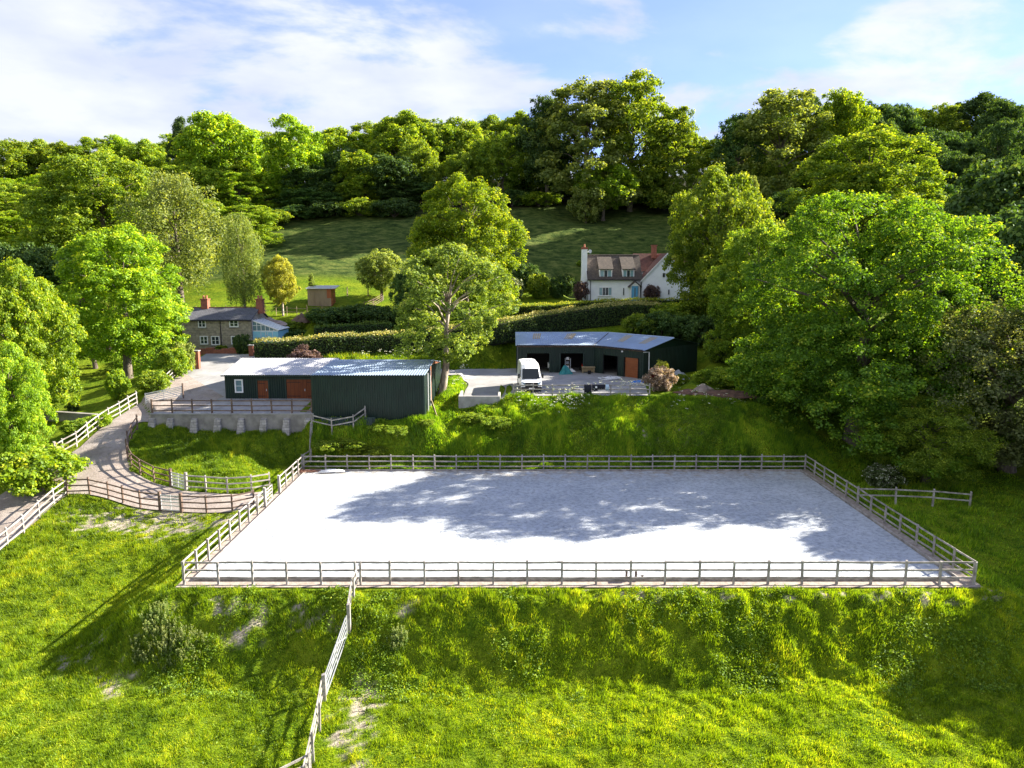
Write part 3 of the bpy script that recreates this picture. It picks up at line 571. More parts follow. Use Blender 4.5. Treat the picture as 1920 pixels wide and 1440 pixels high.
# ------------------------------------------------------------------ left barn (stables)
def barn_left():
    gz0 = 3.5
    b = thing('green_barn', (-17.2, 60.2, gz0), 'long dark green corrugated barn with pale roof and brown doors beside the stable yard', 'barn')
    def L(x, y, z): return (x+17.2, y-60.2, z-gz0)
    xl, xm, xr = -26.8, -17.2, -7.55; yf, ys, yr, yb = 60.2, 65.6, 70.3, 74.6
    ze, zs, zr, zk = 7.42, 6.72, 7.66, 6.75
    yr2 = 67.6
    # windowless front block
    corr(L(xm, yf, 3.3), L(xr, yf, 3.3), L(xr, yf, ze), L(xm, yf, ze)).build('front_wall', M['green'], b)
    zmid = 7.72
    corr(L(xr, yf, 3.3), L(xr, yf+4.2, 3.3), L(xr, yf+4.2, ze+.15), L(xr, yf, ze)).build('side_wall', M['green'], b)
    corr(L(xr, yf+5.4, 3.3), L(xr, yb, 3.3), L(xr, yb, zk), L(xr, yf+5.4, zmid-.12)).build('side_wall', M['green'], b)
    bx('door_post', L(xr-.02, yf+4.22, 3.3), L(xr+.07, yf+4.55, 7.5), M['rust'], b)
    bx('rusty_panel', L(xr-.03, yf+4.56, 3.4), L(xr+.02, yf+5.38, 7.5), M['rust'], b)
    bx('corner_flashing', L(xr-.08, yf-.06, 3.3), L(xr+.06, yf+.08, ze), M['green_trim'], b)
    corr(L(xr, yb, 3.3), L(xl, yb, 3.3), L(xl, yb, zk-.3), L(xr, yb, zk-.3)).build('back_wall', M['green'], b)
    corr(L(xm, ys, 3.3), L(xm, yf, 3.3), L(xm, yf, ze), L(xm, ys, ze+.1)).build('side_wall', M['green'], b)
    # low stable range with openings
    d1 = (at(484,740,ys).x, at(504,740,ys).x); d2 = (at(538,740,ys).x, xm-.1); w1 = (at(441.5,720,ys).x, at(454.6,720,ys).x)
    zb = YLf = 4.35; zd = 6.15
    wz = (5.05, 6.2)
    parts = []
    for a, c, z0, z1 in ((xl, w1[0], 4, zs), (w1[0], w1[1], 4, wz[0]), (w1[0], w1[1], wz[1], zs), (w1[1], d1[0], 4, zs), (d1[0], d1[1], zd, zs), (d1[1], d2[0], 4, zs), (d2[0], xm, zd+.1, zs)):
        parts.append(corr(L(a, ys, z0), L(c, ys, z0), L(c, ys, z1), L(a, ys, z1)))
    merge(*parts).build('stable_front', M['green'], b)
    corr(L(xl, yb, 4), L(xl, ys, 4), L(xl, ys, zs), L(xl, yb, zk-.2)).build('end_wall', M['green'], b)
    MB().poly([L(xl, ys, zs), L(xl, yr, zr-.05), L(xl, yb, zk-.3)]).build('gable_infill', M['green'], b)
    window(b, L(w1[0], 0, 0)[0]+.06, L(w1[1], 0, 0)[0]-.06, wz[0]-gz0+.06, wz[1]-gz0-.06, ys-60.2-.02, 1, bars=1, name='stable_window', fw=.12, glass='glass_blue')
    def bdoor(x0, x1, z0, z1, nleaf):
        y = ys-60.2+.02
        fr = MB().box((x0-.12, y-.1, z0), (x0, y, z1+.12)).box((x1, y-.1, z0), (x1+.1, y, z1+.12)).box((x0, y-.1, z1), (x1, y, z1+.12)).build('door_frame', M['green_trim'], b)
        for k in range(nleaf):
            a = x0+(x1-x0)*k/nleaf; c = x0+(x1-x0)*(k+1)/nleaf
            d = bx('door', (a+.01, y-.03, z0), (c-.01, y+.03, z1), M['door_brown'], b)
            for q in range(1, 5): bx('board_joint', (a+(c-a)*q/5-.008, y-.036, z0+.02), (a+(c-a)*q/5+.008, y-.0305, z1-.02), M['black'], d)
            for zz in (z0+.35, z1-.3): bx('hinge', (a+.05, y-.05, zz), (a+(c-a)*.7, y-.037, zz+.05), M['black'], d)
            bx('handle', (c-.2, y-.09, z0+.85), (c-.14, y-.037, z0+1.05), M['galv'], d)
    bdoor(L(d1[0],0,0)[0], L(d1[1],0,0)[0], 4.3-gz0, zd-gz0, 1); bdoor(L(d2[0],0,0)[0], L(d2[1],0,0)[0], 4.3-gz0, zd+.1-gz0, 2)
    # roofs
    corr(L(xl-.2, ys-.3, zs-.02), L(xm, ys-.3, zs-.02), L(xm, yr, zr), L(xl-.2, yr, zr), .2, .028).build('stable_roof', M['roof_fibre'], b)
    corr(L(xm+.005, yf-.25, ze+.03), L(xr+.12, yf-.25, ze+.03), L(xr+.12, yr2, zmid+.05), L(xm+.005, yr2, zmid+.05), .22, .035).build('front_roof', M['roof_metal'], b)
    corr(L(xr+.12, yb+.15, zk), L(xm+.005, yb+.15, zk), L(xm+.005, yr2+.02, zmid+.04), L(xr+.12, yr2+.02, zmid+.04), .3, .06).build('rear_roof', M['roof_metal'], b)
    corr(L(xm, yb+.15, zk-.3), L(xl-.2, yb+.15, zk-.3), L(xl-.2, yr+.02, zr-.01), L(xm, yr+.02, zr-.01), .3, .06).build('rear_roof', M['roof_fibre'], b)
    MB().prism([L(xm+.05, yr2-.2, zmid+.07), L(xm+.05, yr2, zmid+.14), L(xm+.05, yr2+.2, zmid+.07)], (xr-xm+.05, 0, 0)).build('ridge_cap', M['roof_metal'], b)
    MB().poly([L(xr+.02, yf, ze), L(xr+.02, yr2, zmid), L(xr+.02, yb, zk), L(xr+.02, yf+5.4, ze+.1)]).build('gable_infill', M['rust'], b)
    bx('gutter', L(xl-.2, ys-.42, zs-.14), L(xm-.01, ys-.3, zs-.04), M['green_trim'], b)
    bx('barge_board', L(xl-.26, ys-.3, zs-.16), L(xl-.19, ys-.2, zs+.02), M['white'], b)
    bx('floor', L(xl+.1, ys+.2, 4.2), L(xr-.1, yb-.1, 4.3), M['concrete'], b)
    for y in (62.3, 64.2): MB().tube([L(xr+.1, y, 3.6), L(xr+.1, y, 7.3)], .05).build('downpipe', M['white'], b)
barn_left()
t = thing('timber_offcuts', (-7.2, 61.6, 3.5), 'pale timber boards leaning against the sunlit end wall of the green barn', 'timber')
for k in range(4): o = MB().tube([(.1, k*.16, .1), (.75+.1*k, k*.2+.1, -.05)], .05, 4); MB().box((0,0,0),(.05,.16,1.5)).build('board', M['planks'], t, loc=(.55-.05*k, k*.2, 0), rot=(.1*k, -.3, 0))
t = thing('corrugated_sheets', (-16.3, 59.7, 3.25), 'low stack of corrugated sheets leaning on the base of the barn wall', 'sheets')
for k in range(3): corr((0, -.25-.05*k, 0), (4.6-.4*k, -.25-.05*k, 0), (4.6-.4*k, -.02-.03*k, .62), (0, -.02-.03*k, .62), .2, .03).build('sheet', M['green_trim'], t, loc=(.3*k, -.06*k, 0))
# ------------------------------------------------------------------ right workshop barn (two wings)
def barn_right():
    z0 = 4.8; b = thing('workshop_barn', (.5, 80, z0), 'angled dark green workshop barn with blue grey roof and open bays behind the white van', 'barn')
    O = Vector((.5, 80, z0))
    def L(x, y, z): return Vector((x, y, z))-O
    c1 = Vector((9.35, 80.0)); c2 = Vector((14.0, 74.9)); dw = (c2-c1).normalized(); pw = Vector((-dw.y, dw.x)); pw = pw if pw.x > 0 else -pw
    zs, zr = 8.0, 8.9; D = 5.0
    # interior shell (dark)
    def wallseg(p, q, segs, nm, zt=zs):
        ms = []; n = Vector((q.x-p.x, q.y-p.y)); ln = n.length; n = n/ln
        for a, c, za, zb in segs:
            A = p+n*a; C = p+n*min(c, ln); ms.append(corr(L(A.x, A.y, za), L(C.x, C.y, za), L(C.x, C.y, zb), L(A.x, A.y, zb), .25, .035))
        return merge(*ms).build(nm, M['green'], b)
    p0 = Vector((.55, 80.0)); X = lambda px: at(px, 690, 80).x-.55
    o1 = (X(987), X(1031)); o2 = (X(1050), X(1094)); zo = 7.05
    wallseg(p0, c1, [(0, o1[0], z0, 7.75), (o1[0], o1[1], zo, 7.75), (o1[1], o2[0], z0, 7.75), (o2[0], o2[1], zo, 7.75), (o2[1], 8.8, z0, 7.75)], 'main_front_wall')
    ln = (c2-c1).length; q1 = (1.4, 3.3); q2 = (4.35, 6.15)
    wallseg(c1, c2, [(0, q1[0], z0, 7.75), (q1[0], q1[1], 7.0, 7.75), (q1[1], q2[0], z0, 7.75), (q2[0], q2[1], 7.0, 7.75), (q2[1], ln, z0, 7.75)], 'wing_front_wall')
    for p, q in ((p0, c1), (c1, c2)):
        A, B = L(p.x, p.y, 7.75), L(q.x, q.y, 7.75); MB().poly([A, B, B+Vector((0, 0, .27)), A+Vector((0, 0, .27))]).build('fascia', M['tan'] if 0 else M['fence_dark'], b)
        dd = (q-p).normalized(); nn = Vector((dd.y, -dd.x, 0))*.22
        MB().tube([A+nn+Vector((0,0,.2)), B+nn+Vector((0,0,.2))], .07).build('gutter', M['black'], b)
    # left end, back walls
    corr(L(.55, 90, z0), L(.55, 80, z0), L(.55, 80, zs), L(.55, 90, zs), .25).build('end_wall', M['green'], b)
    MB().poly([L(.55, 80, zs), L(.55, 90, zs), L(.55, 85, zr)]).build('gable_infill', M['green'], b)
    k1 = Vector((13.4, 90)); e1 = c2+pw*10; cR = c1+pw*0
    # miter: ridge & back corner along bisector
    bis = (Vector((0, 1))+pw).normalized(); sc = 1/bis.dot(Vector((0, 1))); mr_ = c1+bis*sc*5; mb2 = c1+bis*sc*10
    corr(L(mb2.x, mb2.y, z0), L(.55, 90, z0), L(.55, 90, zs), L(mb2.x, mb2.y, zs), .25).build('back_wall', M['green'], b)
    corr(L(e1.x, e1.y, z0), L(mb2.x, mb2.y, z0), L(mb2.x, mb2.y, zs), L(e1.x, e1.y, zs), .25).build('back_wall', M['green'], b)
    corr(L(c2.x, c2.y, z0), L(e1.x, e1.y, z0), L(e1.x, e1.y, zs), L(c2.x, c2.y, zs), .25).build('gable_wall', M['green'], b)
    r2 = c2+pw*5
    MB().poly([L(c2.x, c2.y, zs), L(e1.x, e1.y, zs), L(r2.x, r2.y, zr)]).build('gable_infill', M['green'], b)
    ov = .3
    c1o = c1-bis*sc*ov; c2o = c2-pw*ov+dw*.25; r2o = r2+dw*.25; e1o = e1+pw*ov+dw*.25; mbo = c1+bis*sc*(10+ov); zo_ = zs-.05
    corr(L(.4, 80-ov, zo_), L(c1o.x, c1o.y, zo_), L(mr_.x, mr_.y, zr+.03), L(.4, 85, zr+.03), .2, .028).build('main_roof', M['roof_metal'], b)
    corr(L(c1o.x, c1o.y, zo_), L(c2o.x, c2o.y, zo_), L(r2o.x, r2o.y, zr+.03), L(mr_.x, mr_.y, zr+.03), .2, .028).build('wing_roof', M['roof_metal'], b)
    corr(L(mbo.x, mbo.y, zo_), L(.4, 90+ov, zo_), L(.4, 85, zr+.025), L(mr_.x, mr_.y, zr+.025), .25, .05).build('main_rear_roof', M['roof_metal'], b)
    corr(L(e1o.x, e1o.y, zo_), L(mbo.x, mbo.y, zo_), L(mr_.x, mr_.y, zr+.025), L(r2o.x, r2o.y, zr+.025), .25, .05).build('wing_rear_roof', M['green_trim'], b)
    MB().tube([L(.4, 85, zr+.06), L(mr_.x, mr_.y, zr+.06), L(r2o.x, r2o.y, zr+.06)], .09).build('ridge_cap', M['roof_metal'], b)
    MB().tube([L(c1o.x, c1o.y, zo_+.03), L(mr_.x, mr_.y, zr+.05)], .06, 4).build('valley_flashing', M['lead'], b)
    def rl(A, B, Rg, Q, u0, u1, v0, v1):
        A, B, Rg, Q = map(Vector, (A, B, Rg, Q)); f = lambda u, v: A.lerp(B, u).lerp(Q.lerp(Rg, u), v)+Vector((0, 0, .015))
        corr(f(u0, v0), f(u1, v0), f(u1, v1), f(u0, v1), .2, .028).build('rooflight', M['rooflight'], b)
    q = (L(.4, 79.7, zo_), L(c1o.x, c1o.y, zo_), L(mr_.x, mr_.y, zr+.03), L(.4, 85, zr+.03)); rl(*q, .19, .28, .5, .93); rl(*q, .56, .66, .5, .93)
    q = (L(c1o.x, c1o.y, zo_), L(c2o.x, c2o.y, zo_), L(r2o.x, r2o.y, zr+.03), L(mr_.x, mr_.y, zr+.03)); rl(*q, .3, .41, .42, .93); rl(*q, .68, .79, .42, .93)
    # floor and inner partitions
    MB().poly([L(.7, 80.1, z0+.07), L(c1.x, c1.y+.1, z0+.07), L(c2.x+.1, c2.y+.1, z0+.07), L(e1.x-.1, e1.y, z0+.07), L(mb2.x, mb2.y-.1, z0+.07), L(.7, 89.9, z0+.07)]).build('floor', M['concrete'], b)
    MB().poly([L(.7, 84.5, z0), L(9.3, 84.5, z0), L(9.3, 84.5, 7.9), L(.7, 84.5, 7.9)]).poly([L(5, 80.2, z0), L(5, 84.4, z0), L(5, 84.4, 7.9), L(5, 80.2, 7.9)]).build('partition', M['dark'], b)
    for t0, t1, mt in ((q2[0]+.02, q2[1]-.02, 'door_orange'),):
        A = c1+dw*t0; B = c1+dw*t1; off = pw*.06
        d = MB().prism([L(A.x+off.x, A.y+off.y, z0+.06), L(B.x+off.x, B.y+off.y, z0+.06), L(B.x+off.x, B.y+off.y, 7.0), L(A.x+off.x, A.y+off.y, 7.0)], (pw.x*.05, pw.y*.05, 0)).build('roller_door', M[mt], b)
        for k in range(1, 8): zz = z0+.06+k*.27; MB().tube([L(A.x, A.y, zz)+Vector((pw.x, pw.y, 0))*.055, L(B.x, B.y, zz)+Vector((pw.x, pw.y, 0))*.055], .012, 4).build('slat_joint', M['rust'], d)
    for tt in (q1[0]-.06, q1[1]+.06, q2[0]-.06, q2[1]+.06):
        A = c1+dw*tt-pw*.03; MB().tube([L(A.x, A.y, z0), L(A.x, A.y, 7.05)], .06, 4).build('door_jamb', M['black'], b)
    for x in (o1[0], o1[1], o2[0], o2[1]): bx('door_jamb', L(.55+x-.06, 79.93, z0), L(.55+x+.06, 80.05, 7.05), M['green_trim'], b)
    A = c1+dw*4.0-pw*.08; lm = MB().box((-.09, -.12, -.08), (.09, .05, .08)).build('security_light', M['white'], b, .01, loc=L(A.x, A.y, 7.6))
    A = c2-pw*.1+dw*.02; MB().tube([L(A.x, A.y, 7.75), L(A.x+.75*pw.x+.1, A.y+.75*pw.y-.1, 7.72), L(A.x+.8*pw.x+.1, A.y+.8*pw.y-.1, 4.9)], .055).build('downpipe', M['white'], b)
    MB().tube([L(.62, 79.85, 7.8), L(.62, 79.85, 4.9)], .05).build('downpipe', M['lead'], b)
barn_right()
# ------------------------------------------------------------------ stone cottage
def cottage():
    Y0 = 89.2; Lx = at(343, 640, Y0).x; Rx = at(473, 640, Y0).x; zb = 6.35; ze = at(400, 600, Y0).z; Yr = Y0+2.9; zr = at(400, 579, Yr).z; W_ = Rx-Lx; Z = lambda py: at(400, py, Y0).z-zb
    c = thing('stone_cottage', (Lx, Y0, zb), 'two storey grey stone cottage with slate roof and two brick chimneys', 'house')
    D = 5.8; E = ze-zb; RR = zr-zb
    MB().prism([(0, 0, -.5), (0, D, -.5), (0, D, E), (0, D/2, RR-.05), (0, 0, E)], (W_, 0, 0)).build('wall', M['stone'], c)
    r = MB().prism([(-.15, -.25, E-.05), (-.15, D/2, RR+.05), (-.15, D/2, RR+.15), (-.15, -.28, E+.05)], (W_+.3, 0, 0)).prism([(-.15, D+.25, E-.05), (-.15, D+.28, E+.05), (-.15, D/2+.002, RR+.15), (-.15, D/2+.002, RR+.05)], (W_+.3, 0, 0)).build('roof', M['slate'], c)
    MB().tube([(-.15, D/2, RR+.15), (W_+.15, D/2, RR+.15)], .09).build('ridge_tiles', M['tile_red'], c)
    X = lambda px: at(px, 620, Y0).x-Lx
    for a, b_, p, q, n in ((374,385.5,612.5,601.5,2), (432.5,446.5,611.5,601,2), (375.5,387.5,644,631.5,2), (396.5,409.5,645,631.5,2), (434,446.5,644,631.5,2)):
        f = window(c, X(a), X(b_), Z(p), Z(q), -.02, n, bars=1, fw=.1); bx('sill', (X(a)-.15, -.16, Z(p)-.2), (X(b_)+.15, 0, Z(p)-.11), M['concrete_new'], f)
    for a in (370, 475.5):
        x = X(a); s = 1 if a < 400 else 1
        ch = bx('chimney', (x-.42, D/2-.4, RR-.6), (x+.42, D/2+.4, at(400, 562, Yr).z-zb), M['brick'], c)
        zt = at(400, 562, Yr).z-zb; bx('chimney_cap', (x-.5, D/2-.48, zt+.001), (x+.5, D/2+.48, zt+.14), M['brick'], ch)
        for k in (-.2, .2): MB().tube([(x+k, D/2, zt+.14), (x+k, D/2, zt+.55)], [.13, .11], 8).build('chimney_pot', M['pot'], ch)
    MB().tube([(X(414), -.07, 0), (X(414), -.07, E-.1)], .05).build('downpipe', M['black'], c)
    MB().tube([(-.1, -.3, E-.05), (W_+.1, -.3, E-.05)], .07).build('gutter', M['black'], c)
    bx('front_step', (X(402)-.7, -.9, -.3), (X(402)+.7, -.02, .25), M['concrete_new'], c)
    # conservatory lean-to
    s = thing('conservatory', (Rx+.02, Y0+.3, zb), 'pale blue glazed lean-to conservatory on the right end of the stone cottage', 'conservatory')
    XX = lambda px: at(px, 615, Y0+.3).x-Rx-.02; ZZ = lambda py: at(500, py, Y0+.3).z-zb
    xr = XX(521); zl = ZZ(601); zrr = ZZ(619.5); zs_ = ZZ(620.5); dp = 4.2; yy = lambda x: 0
    bx('dado_panel', (0, 0, 0), (xr, .08, zs_-.06), M['paleblue'], s); bx('end_panel', (xr-.08, .081, 0), (xr, dp, zs_-.06), M['paleblue'], s)
    bx('sill_rail', (0, -.02, zs_-.06), (xr, .1, zs_+.04), M['white'], s)
    MB().prism([(0, -.05, zl), (0, dp, zl), (0, dp, zl+.1), (0, -.05, zl+.1)], (0, 0, 0)) 
    topz = lambda x: zl+(zrr-zl)*x/xr
    MB().prism([(0, -.03, zl-.06), (xr+.1, -.03, zrr-.06), (xr+.1, -.03, zrr+.08), (0, -.03, zl+.08)], (0, .1, 0)).build('front_rafter', M['white'], s)
    ro = MB().prism([(0, .071, zl), (xr+.15, .071, zrr), (xr+.15, .071, zrr+.04), (0, .071, zl+.04)], (0, dp, 0)).build('glass_roof', M['glass_roof'], s)
    for k in range(6): y = .1+k*dp/5.2; MB().prism([(0, y, zl+.041), (xr+.15, y, zrr+.041), (xr+.15, y, zrr+.1), (0, y, zl+.1)], (0, .05, 0)).build('roof_bar', M['white'], ro)
    n = 6
    for i in range(n+1):
        x = xr*i/n; bx('glazing_post', (max(0, x-.035), 0, zs_+.04), (x+.035, .07, max(zs_+.05, topz(x)-.06)), M['white'], s)
        if i < n:
            x1 = xr*(i+1)/n
            MB().prism([(x+.04, .03, zs_+.04), (x1-.04, .03, zs_+.04), (x1-.04, .03, max(zs_+.05, topz(x1)-.07)), (x+.04, .03, topz(x)-.07)], (0, .01, 0)).build('pane', M['glass_blue'], s)
    bx('transom', (0, -.005, (zs_+zl)/2), (xr*.42, .06, (zs_+zl)/2+.05), M['white'], s)
    for x in (xr*.33, xr*.6): window(s, x, x+.55, .45, zs_-.15, -.005, 1, frame='white', glass='paleblue', fw=.05, name='panel_door')
    a = hit(378, 675); 
cottage()
t = thing('garden_wall', (at(372,672,86.5).x, 86.6, 6.1), 'low broken red brick garden wall in front of the stone cottage', 'wall')
xw = at(445,672,86.5).x-at(372,672,86.5).x
for k in range(5): bx('wall_section', (k*xw/5+.001, 0, -.5), ((k+1)*xw/5-.001, .35, .75+.14*math.sin(k*2.1)), M['brick'], t, .02)
for px, py, lb in ((371, 692, 'tall red brick gate pier at the top of the track by the shrubs'), (472, 668, 'short red brick gate pier beside the long hedge behind the barn')):
    p = hit(px, py); t = thing('gate_pier', p, lb, 'pier', None); hh = 2.0 if px < 400 else 1.3
    bx('shaft', (-.25, -.25, -.3), (.25, .25, hh), M['brick'], t, .01); bx('cap', (-.31, -.31, hh+.001), (.31, .31, hh+.1), M['concrete_new'], t, .01)
# ------------------------------------------------------------------ white house
def white_house():
    Y0 = 112.5; zb = 11.6; Lx = at(1103, 540, Y0).x; Mx = at(1202.5, 540, Y0).x; Rx = at(1292, 540, Y0).x
    X = lambda px: at(px, 530, Y0).x-Lx; Z = lambda py: at(1150, py, Y0).z-zb
    h = thing('white_house', (Lx, Y0, zb), 'white rendered house with brown tiled roof, two dormers and a sky blue door', 'house')
    W1 = Mx-Lx; E = Z(524); D = 6.4; Yr = D/2; RR = at(1150, 480, Y0+Yr).z-zb
    MB().prism([(0, 0, -1), (0, D, -1), (0, D, E), (0, Yr, RR-.1), (0, 0, E)], (W1, 0, 0)).build('cottage_wall', M['render'], h)
    def slab(x0, x1, y0, z0, y1, z1, th, nm, mat): return MB().prism([(x0, y0, z0), (x0, y1, z1), (x0, y1, z1+th), (x0, y0, z0+th)], (x1-x0, 0, 0)).build(nm, M[mat], h)
    slab(-.25, W1+.1, -.35, E-.1, Yr, RR, .12, 'front_roof_slope', 'tile_brown'); slab(-.25, W1+.1, D+.35, E-.1, Yr+.003, RR, .12, 'rear_roof_slope', 'tile_brown')
    MB().tube([(-.25, Yr, RR+.12), (W1, Yr, RR+.12)], .12).build('ridge_tiles', M['tile_brown'], h)
    MB().prism([(-.28, -.38, E-.14), (-.28, Yr, RR-.03), (-.28, Yr, RR+.15), (-.28, -.38, E+.04)], (.05, 0, 0)).build('barge_board', M['white'], h)
    # dormers
    for a, b_ in ((1124.5, 1147), (1167.5, 1188.5)):
        x0, x1 = X(a), X(b_); yd = .1; z0 = Z(521.5); z1 = Z(505.5)
        d = MB().box((x0-.05, yd, z0-.05), (x1+.05, yd+2.0, z1)).build('dormer', M['render'], h)
        zt = RR-.25; MB().prism([(x0-.2, yd-.25, z1-.02), (x0-.2, Yr-.35, zt), (x0-.2, Yr-.35, zt+.12), (x0-.2, yd-.25, z1+.1)], (x1-x0+.4, 0, 0)).build('dormer_roof', M['tile_brown'], d)
        for xx in (x0-.045, x1-.045): MB().prism([(xx, yd+.02, z1), (xx, Yr-.4, z1), (xx, Yr-.4, zt), ], (.09, 0, 0)).build('dormer_cheek', M['render'], d)
        window(h, x0+.08, x1-.08, z0+.1, z1-.12, yd-.02, 3, glass=('curtain', 'glass', 'curtain'), name='dormer_window', bars=0, fw=.09)
    window(h, X(1124), X(1147), Z(553.5), Z(539.5), -.02, 4, glass=('curtain', 'glass', 'glass', 'curtain'), fw=.07)
    bx('sill', (X(1124)-.2, -.16, Z(553.5)-.16), (X(1147)+.2, 0, Z(553.5)-.071), M['white'], h)
    window(h, X(1168.5), X(1171), Z(553.5), Z(540), -.02, 1, fw=.04)
    # porch
    px0, px1 = X(1180.5), X(1197); zt = Z(536); pd = 1.2; ap = Z(527.5)
    MB().box((px0, -pd, -.3), (px0+.12, -.001, zt)).box((px1-.12, -pd, -.3), (px1, -.001, zt)).prism([(px0, -pd, zt), (px1, -pd, zt), ((px0+px1)/2, -pd, ap-.12)], (0, pd-.001, 0)).build('porch', M['render'], h)
    xm = (px0+px1)/2
    for s in (-1, 1):
        e = xm+s*(px1-px0)*.72; zz = zt-.22
        MB().prism([(e, -pd-.2, zz), (xm, -pd-.2, ap-.02), (xm, -pd-.2, ap+.1), (e, -pd-.2, zz+.12)], (0, pd+.2, 0)).build('porch_roof', M['tile_brown'], h)
    dr = bx('blue_door', (X(1182.5), -pd+.05, -.1), (X(1194), -pd+.11, zt-.02), M['blue'], h)
    bx('door_glass', (X(1187.2), -pd+.03, .6), (X(1190), -pd+.049, zt-.25), M['glass_blue'], dr); bx('letterbox', (X(1187), -pd+.03, .42), (X(1190), -pd+.048, .48), M['black'], dr)
    # outside chimney stack
    cx0, cx1 = X(1091.5), X(1101.5); zt = Z(467)
    ch = MB().box((cx0, .9, -1), (cx1, 2.1, zt)).prism([(cx0-.35, .9, -1), (cx0, .9, -1), (cx0, .9, Z(520))], (0, 1.2, 0)).build('chimney', M['render'], h)
    bx('chimney_crown', (cx0-.05, .85, zt+.001), (cx1+.05, 2.15, Z(463)), M['brick'], ch); MB().tube([((cx0+cx1)/2, 1.5, Z(463)), ((cx0+cx1)/2, 1.5, Z(457))], [.18, .12], 8).build('chimney_pot', M['pot'], ch)
    MB().tube([(cx1+.05, 1.0, Z(472)), (cx1+.35, .9, Z(471)), (cx1+.4, .75, Z(471))], [.03, .25, .3], 10).build('satellite_dish', M['white'], h)
    # cross wing
    x0, x1 = W1+.02, Rx-Lx; ax = X(1248); az = Z(476.5); e = Z(525)
    MB().prism([(x0, -.4, -1), (x1, -.4, -1), (x1, -.4, e), (ax, -.4, az), (x0, -.4, e)], (0, 9, 0)).build('gable_wall', M['render'], h)
    for s, xe in ((-1, x0-.3), (1, x1+.3)):
        ze = e-.28
        MB().prism([(xe, -.65, ze), (ax, -.65, az+.02), (ax, -.65, az+.16), (xe, -.65, ze+.14)], (0, 9.4, 0)).build('wing_roof', M['tile_red'], h)
        MB().prism([(xe, -.7, ze-.08), (ax, -.7, az-.06), (ax, -.7, az+.17), (xe, -.7, ze+.15)], (0, .045, 0)).build('barge_board', M['white'], h)
    yb = 3.2; zq = at(1230, 475, Y0+yb+2).z-zb
    MB().prism([(X(1197), yb, zq-2.9), (X(1197), yb+2.6, zq), (X(1197), yb+5.2, zq-2.9)], (X(1300)-X(1197), 0, 0)).build('rear_roof', M['tile_red'], h)
    MB().box((X(1197)+.1, yb+.3, -1), (X(1300)-.1, yb+5, zq-2.9)).build('rear_wall', M['render'], h)
    c2 = bx('chimney', (X(1232), 4.6, zq-.8), (X(1240.5), 5.6, at(1236, 461, Y0+5).z-zb), M['brick'], h); zz = at(1236, 461, Y0+5).z-zb
    bx('chimney_cap', (X(1232)-.08, 4.5, zz+.001), (X(1240.5)+.08, 5.7, zz+.15), M['brick'], c2)
    window(h, X(1246), X(1249.3), Z(499), Z(490.5), -.42, 1, fw=.03, frame='black'); window(h, X(1241.5), X(1245), Z(519), Z(512.5), -.42, 1, fw=.03, frame='black')
    window(h, X(1252), X(1255), Z(552), Z(543), -.42, 1, fw=.05)
    for x in (.35, W1-.1): MB().tube([(x, -.12, -.5), (x, -.12, E-.1)], .05).build('downpipe', M['black'], h)
    MB().tube([(-.2, -.42, E-.08), (W1, -.42, E-.08)], .07).build('gutter', M['black'], h)
white_house()
# ------------------------------------------------------------------ field shelter on the hill
def shelter():
    Y0 = 104; p = at(577, 566, Y0); x1 = at(621, 566, Y0).x-p.x; zt = at(577, 542, Y0).z; zg = gz(p.x, Y0); s = thing('field_shelter', (p.x, Y0, zg), 'small timber field shelter with a pale boarded back and red brown end', 'shelter')
    H = max(1.5, zt-zg)
    n = 12
    for i in range(n): bx('board', (i*x1/n+.01, 0, -.1), ((i+1)*x1/n-.01, .05, H), M['planks'], s)
    bx('end_panel', (x1-.001, .06, -.1), (x1+.06, 2.4, H+.2), M['cedar'], s); bx('corner_panel', (x1*.83, -.03, H*.45), (x1+.05, -.002, H+.05), M['cedar'], s)
    bx('rear_panel', (0, 2.4, -.1), (x1, 2.45, H+.4), M['planks'], s)
    MB().prism([(-.2, -.3, H+.03), (-.2, 2.7, H+.4), (-.2, 2.7, H+.48), (-.2, -.3, H+.1)], (x1+.9, 0, 0)).build('roof', M['galv'], s)
    bx('roof_edge', (x1+.3, -.32, H-.02), (x1+.75, .1, H+.06), M['cedar'], s)
shelter()
for px, lb in ((651, 'short white topped post standing on the bare ground right of the field shelter'), (690, 'taller pale post on the bare ground near the brown fence')):
    p = hit(px, 555); tag(MB().tube([(0, 0, -.3), (.03, 0, .9), (.05, 0, 1.4)], [.12, .1, .08]).build('marker_post', M['planks'], None, loc=p), lb, 'post')
